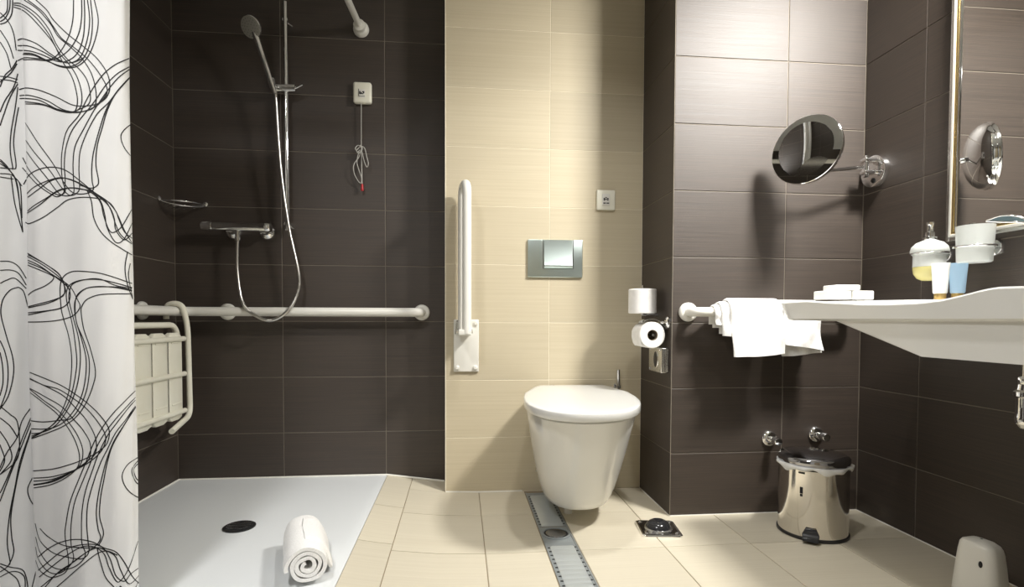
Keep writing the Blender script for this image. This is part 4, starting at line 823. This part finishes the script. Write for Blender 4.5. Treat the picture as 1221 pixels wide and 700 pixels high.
MB().lathe([(0, 0), (0.038, 0), (0.0415, 0.003), (0.0435, 0.06), (0.0455, 0.103), (0.0455, 0.106), (0.0435, 0.106), (0.0415, 0.06), (0.039, 0.006), (0, 0.005)], (c.x, c.y, 0.922), n=44).build('glass', M['frost'], cup)

# ------------------------------------------------------------------ wall mirror
mr_ = thing('wall_mirror', (XR, 0.75, 1.008), 'large wall mirror with chrome and gold frame on the right wall', 'mirror')
MY0, MY1, MZ0, MZ1 = 0.10, 1.578, 1.006, 2.12
MB().box((XR-0.016, MY0+0.006, MZ0+0.004), (XR-0.001, MY1-0.006, MZ1-0.004)).build('glass', M['mirror'], mr_, smooth=0)
def strip(d0, d1, x, m, nm):
    for a, b in (((MY1-d1, MZ0+d0), (MY1-d0, MZ1-d0)), ((MY0+d0, MZ0+d0), (MY0+d1, MZ1-d0)), ((MY0+d1, MZ0+d0), (MY1-d1, MZ0+d1)), ((MY0+d1, MZ1-d1), (MY1-d1, MZ1-d0))):
        MB().box((XR-x, a[0], a[1]), (XR-0.0005, b[0], b[1]), 0.001).build(nm, m, mr_)
strip(0.0, 0.012, 0.020, M['chrome_sat'], 'outer_frame')
strip(0.0122, 0.020, 0.024, M['plastic'], 'white_frame')
strip(0.0202, 0.028, 0.0225, M['gold'], 'gold_frame')
strip(0.0282, 0.034, 0.020, M['chrome'], 'inner_frame')

# ------------------------------------------------------------------ shaving mirror on its arm
sm = thing('shaving_mirror', (1.52, 1.88, 1.25), 'round chrome magnifying mirror on a swivel arm in the dark corner', 'mirror')
MC = Vector((1.200, 1.775, 1.349)); MN = Vector((-0.853, -0.51, 0.085)).normalized(); MI = Vector((-0.825, -0.552, -0.07)).normalized(); RM = 0.120
MB().lathe([(RM*0.985, 0.002), (RM, 0.0), (RM, -0.008), (RM*0.985, -0.012), (RM*0.985, 0.002)], MC, MN, 64).build('rim', M['chrome'], sm)
MB().lathe([(RM*0.985, 0.0012), (RM*0.77, 0.0012), (RM*0.77, -0.001), (RM*0.985, -0.001), (RM*0.985, 0.0012)], MC, MN, 64).build('outer_ring', M['mirror'], sm)
cv = [(RM*0.765*k/14, 0.001-0.0075*(1-(k/14)**2)) for k in range(15)]
MB().lathe([(0, -0.010)][:0]+cv+[(RM*0.74, -0.004), (0, -0.009)], MC+MN*0.001, MI, 64).build('magnifying_glass', M['mirror'], sm, smooth=80)
MB().lathe([(RM*0.985, -0.010)]+[(RM*0.98*math.cos(t/12*PI/2), -0.012-0.058*math.sin(t/12*PI/2)) for t in range(13)], MC, MN, 64).build('back_shell', M['chrome'], sm)
J1 = MC-MN*0.072; BR = Vector((XR, 1.892, 1.316)); JB = Vector((1.512, 1.872, 1.324))
MB().tube([MC-MN*0.066, J1-MN*0.012], 0.011, 14).build('ball_joint', M['chrome'], sm)
MB().tube([J1-MN*0.008, Vector((1.33, 1.848, 1.300)), JB+Vector((-0.02, 0, 0))], 0.0065, 14).build('arm', M['chrome'], sm)
mb = MB().lathe([(0.062, 0.0006), (0.062, 0.010), (0.058, 0.020), (0.040, 0.026), (0, 0.028)], BR-Vector((0, 0, 0.0)), (-1, 0, 0), 40); mb.build('wall_plate', M['chrome'], sm)
for dz in (-0.026, 0.018): MB().box((JB.x-0.020, JB.y-0.016, JB.z+dz), (JB.x+0.034, JB.y+0.016, JB.z+dz+0.013), 0.003).build('hinge_jaw', M['chrome'], sm)
MB().tube([(JB.x-0.006, JB.y, JB.z-0.036), (JB.x-0.006, JB.y, JB.z+0.042)], 0.009, 16).build('hinge_pin', M['chrome'], sm)
MB().lathe([(0.010, 0), (0.010, 0.005), (0.006, 0.008), (0, 0.008)], BR+Vector((-0.022, -0.012, -0.037)), (-1, -0.2, -0.3), 18).build('button', M['black'], sm)

# ------------------------------------------------------------------ towels over the rail
def drape(parent, name, xa, xb, rad, zf, zb, thick, seed, slant=0.0, hem=0.0, lean=0.0):
    cy = YB-off; cz = RAIL_Z
    NX = 26; rg = []
    for i in range(NX+1):
        t = i/NX; x = xa+(xb-xa)*t
        def prof(r):
            p = []
            bot_f = zf+slant*t+0.004*math.sin(3.1*t+seed)
            bot_b = zb+0.004*math.sin(2.3*t+seed)
            n = 10
            for k in range(n+1):
                u = k/n; z = bot_b+(cz-bot_b)*u
                p.append((cy+min(r, 0.046)*(1.0), z))
            for k in range(1, 12):
                a = PI*k/12; p.append((cy+(min(r, 0.046) if a < PI/2 else r)*math.cos(a), cz+r*math.sin(a)))
            for k in range(n+1):
                u = k/n; z = cz+(bot_f-cz)*u
                y = cy-r-0.010*u*u-lean*u-0.008*math.sin(u*PI)*math.sin(5*t+seed)-0.0035*math.sin(9*t+6*u+seed)-0.0025*u*math.sin(17*t-5*u+seed*2)
                p.append((y, z))
            return p
        o_, i_ = prof(rad+thick), prof(rad)
        e = 1-0.0
        k_ = 0.35 if i in (0, NX) else 1.0
        mid = [((a[0]+b[0])/2, (a[1]+b[1])/2) for a, b in zip(o_, i_)]
        o2 = [(m_[0]+(a[0]-m_[0])*k_, m_[1]+(a[1]-m_[1])*k_) for a, m_ in zip(o_, mid)]
        i2 = [(m_[0]+(a[0]-m_[0])*k_, m_[1]+(a[1]-m_[1])*k_) for a, m_ in zip(i_, mid)]
        rg.append([(x+lean*0*z, y, z) for y, z in o2]+[(x, y, z) for y, z in reversed(i2)])
    return MB().rings(rg).build(name, M['towel'], parent, smooth=75)
tw = thing('hand_towel', (1.05, YB-off, 0.62), 'white folded towel over the rail, left of the two, with stepped layers', 'towel', 'white towels on the rail')
drape(tw, 'inner_fold', 0.925, 1.140, 0.0185, 0.735, 0.735, 0.010, 0.4, -0.03)
drape(tw, 'middle_fold', 0.945, 1.155, 0.0290, 0.692, 0.72, 0.010, 1.7, -0.01)
drape(tw, 'outer_fold', 0.975, 1.172, 0.0395, 0.620, 0.70, 0.012, 2.9, 0.014, lean=0.012)
tw2 = thing('hand_towel', (1.25, YB-off, 0.62), 'white folded towel over the rail, right of the two, partly behind the basin', 'towel', 'white towels on the rail')
drape(tw2, 'inner_fold', 1.182, 1.330, 0.0185, 0.624, 0.66, 0.014, 4.4, 0.006)
drape(tw2, 'outer_fold', 1.178, 1.326, 0.0330, 0.668, 0.69, 0.013, 5.2, -0.030, lean=0.006)
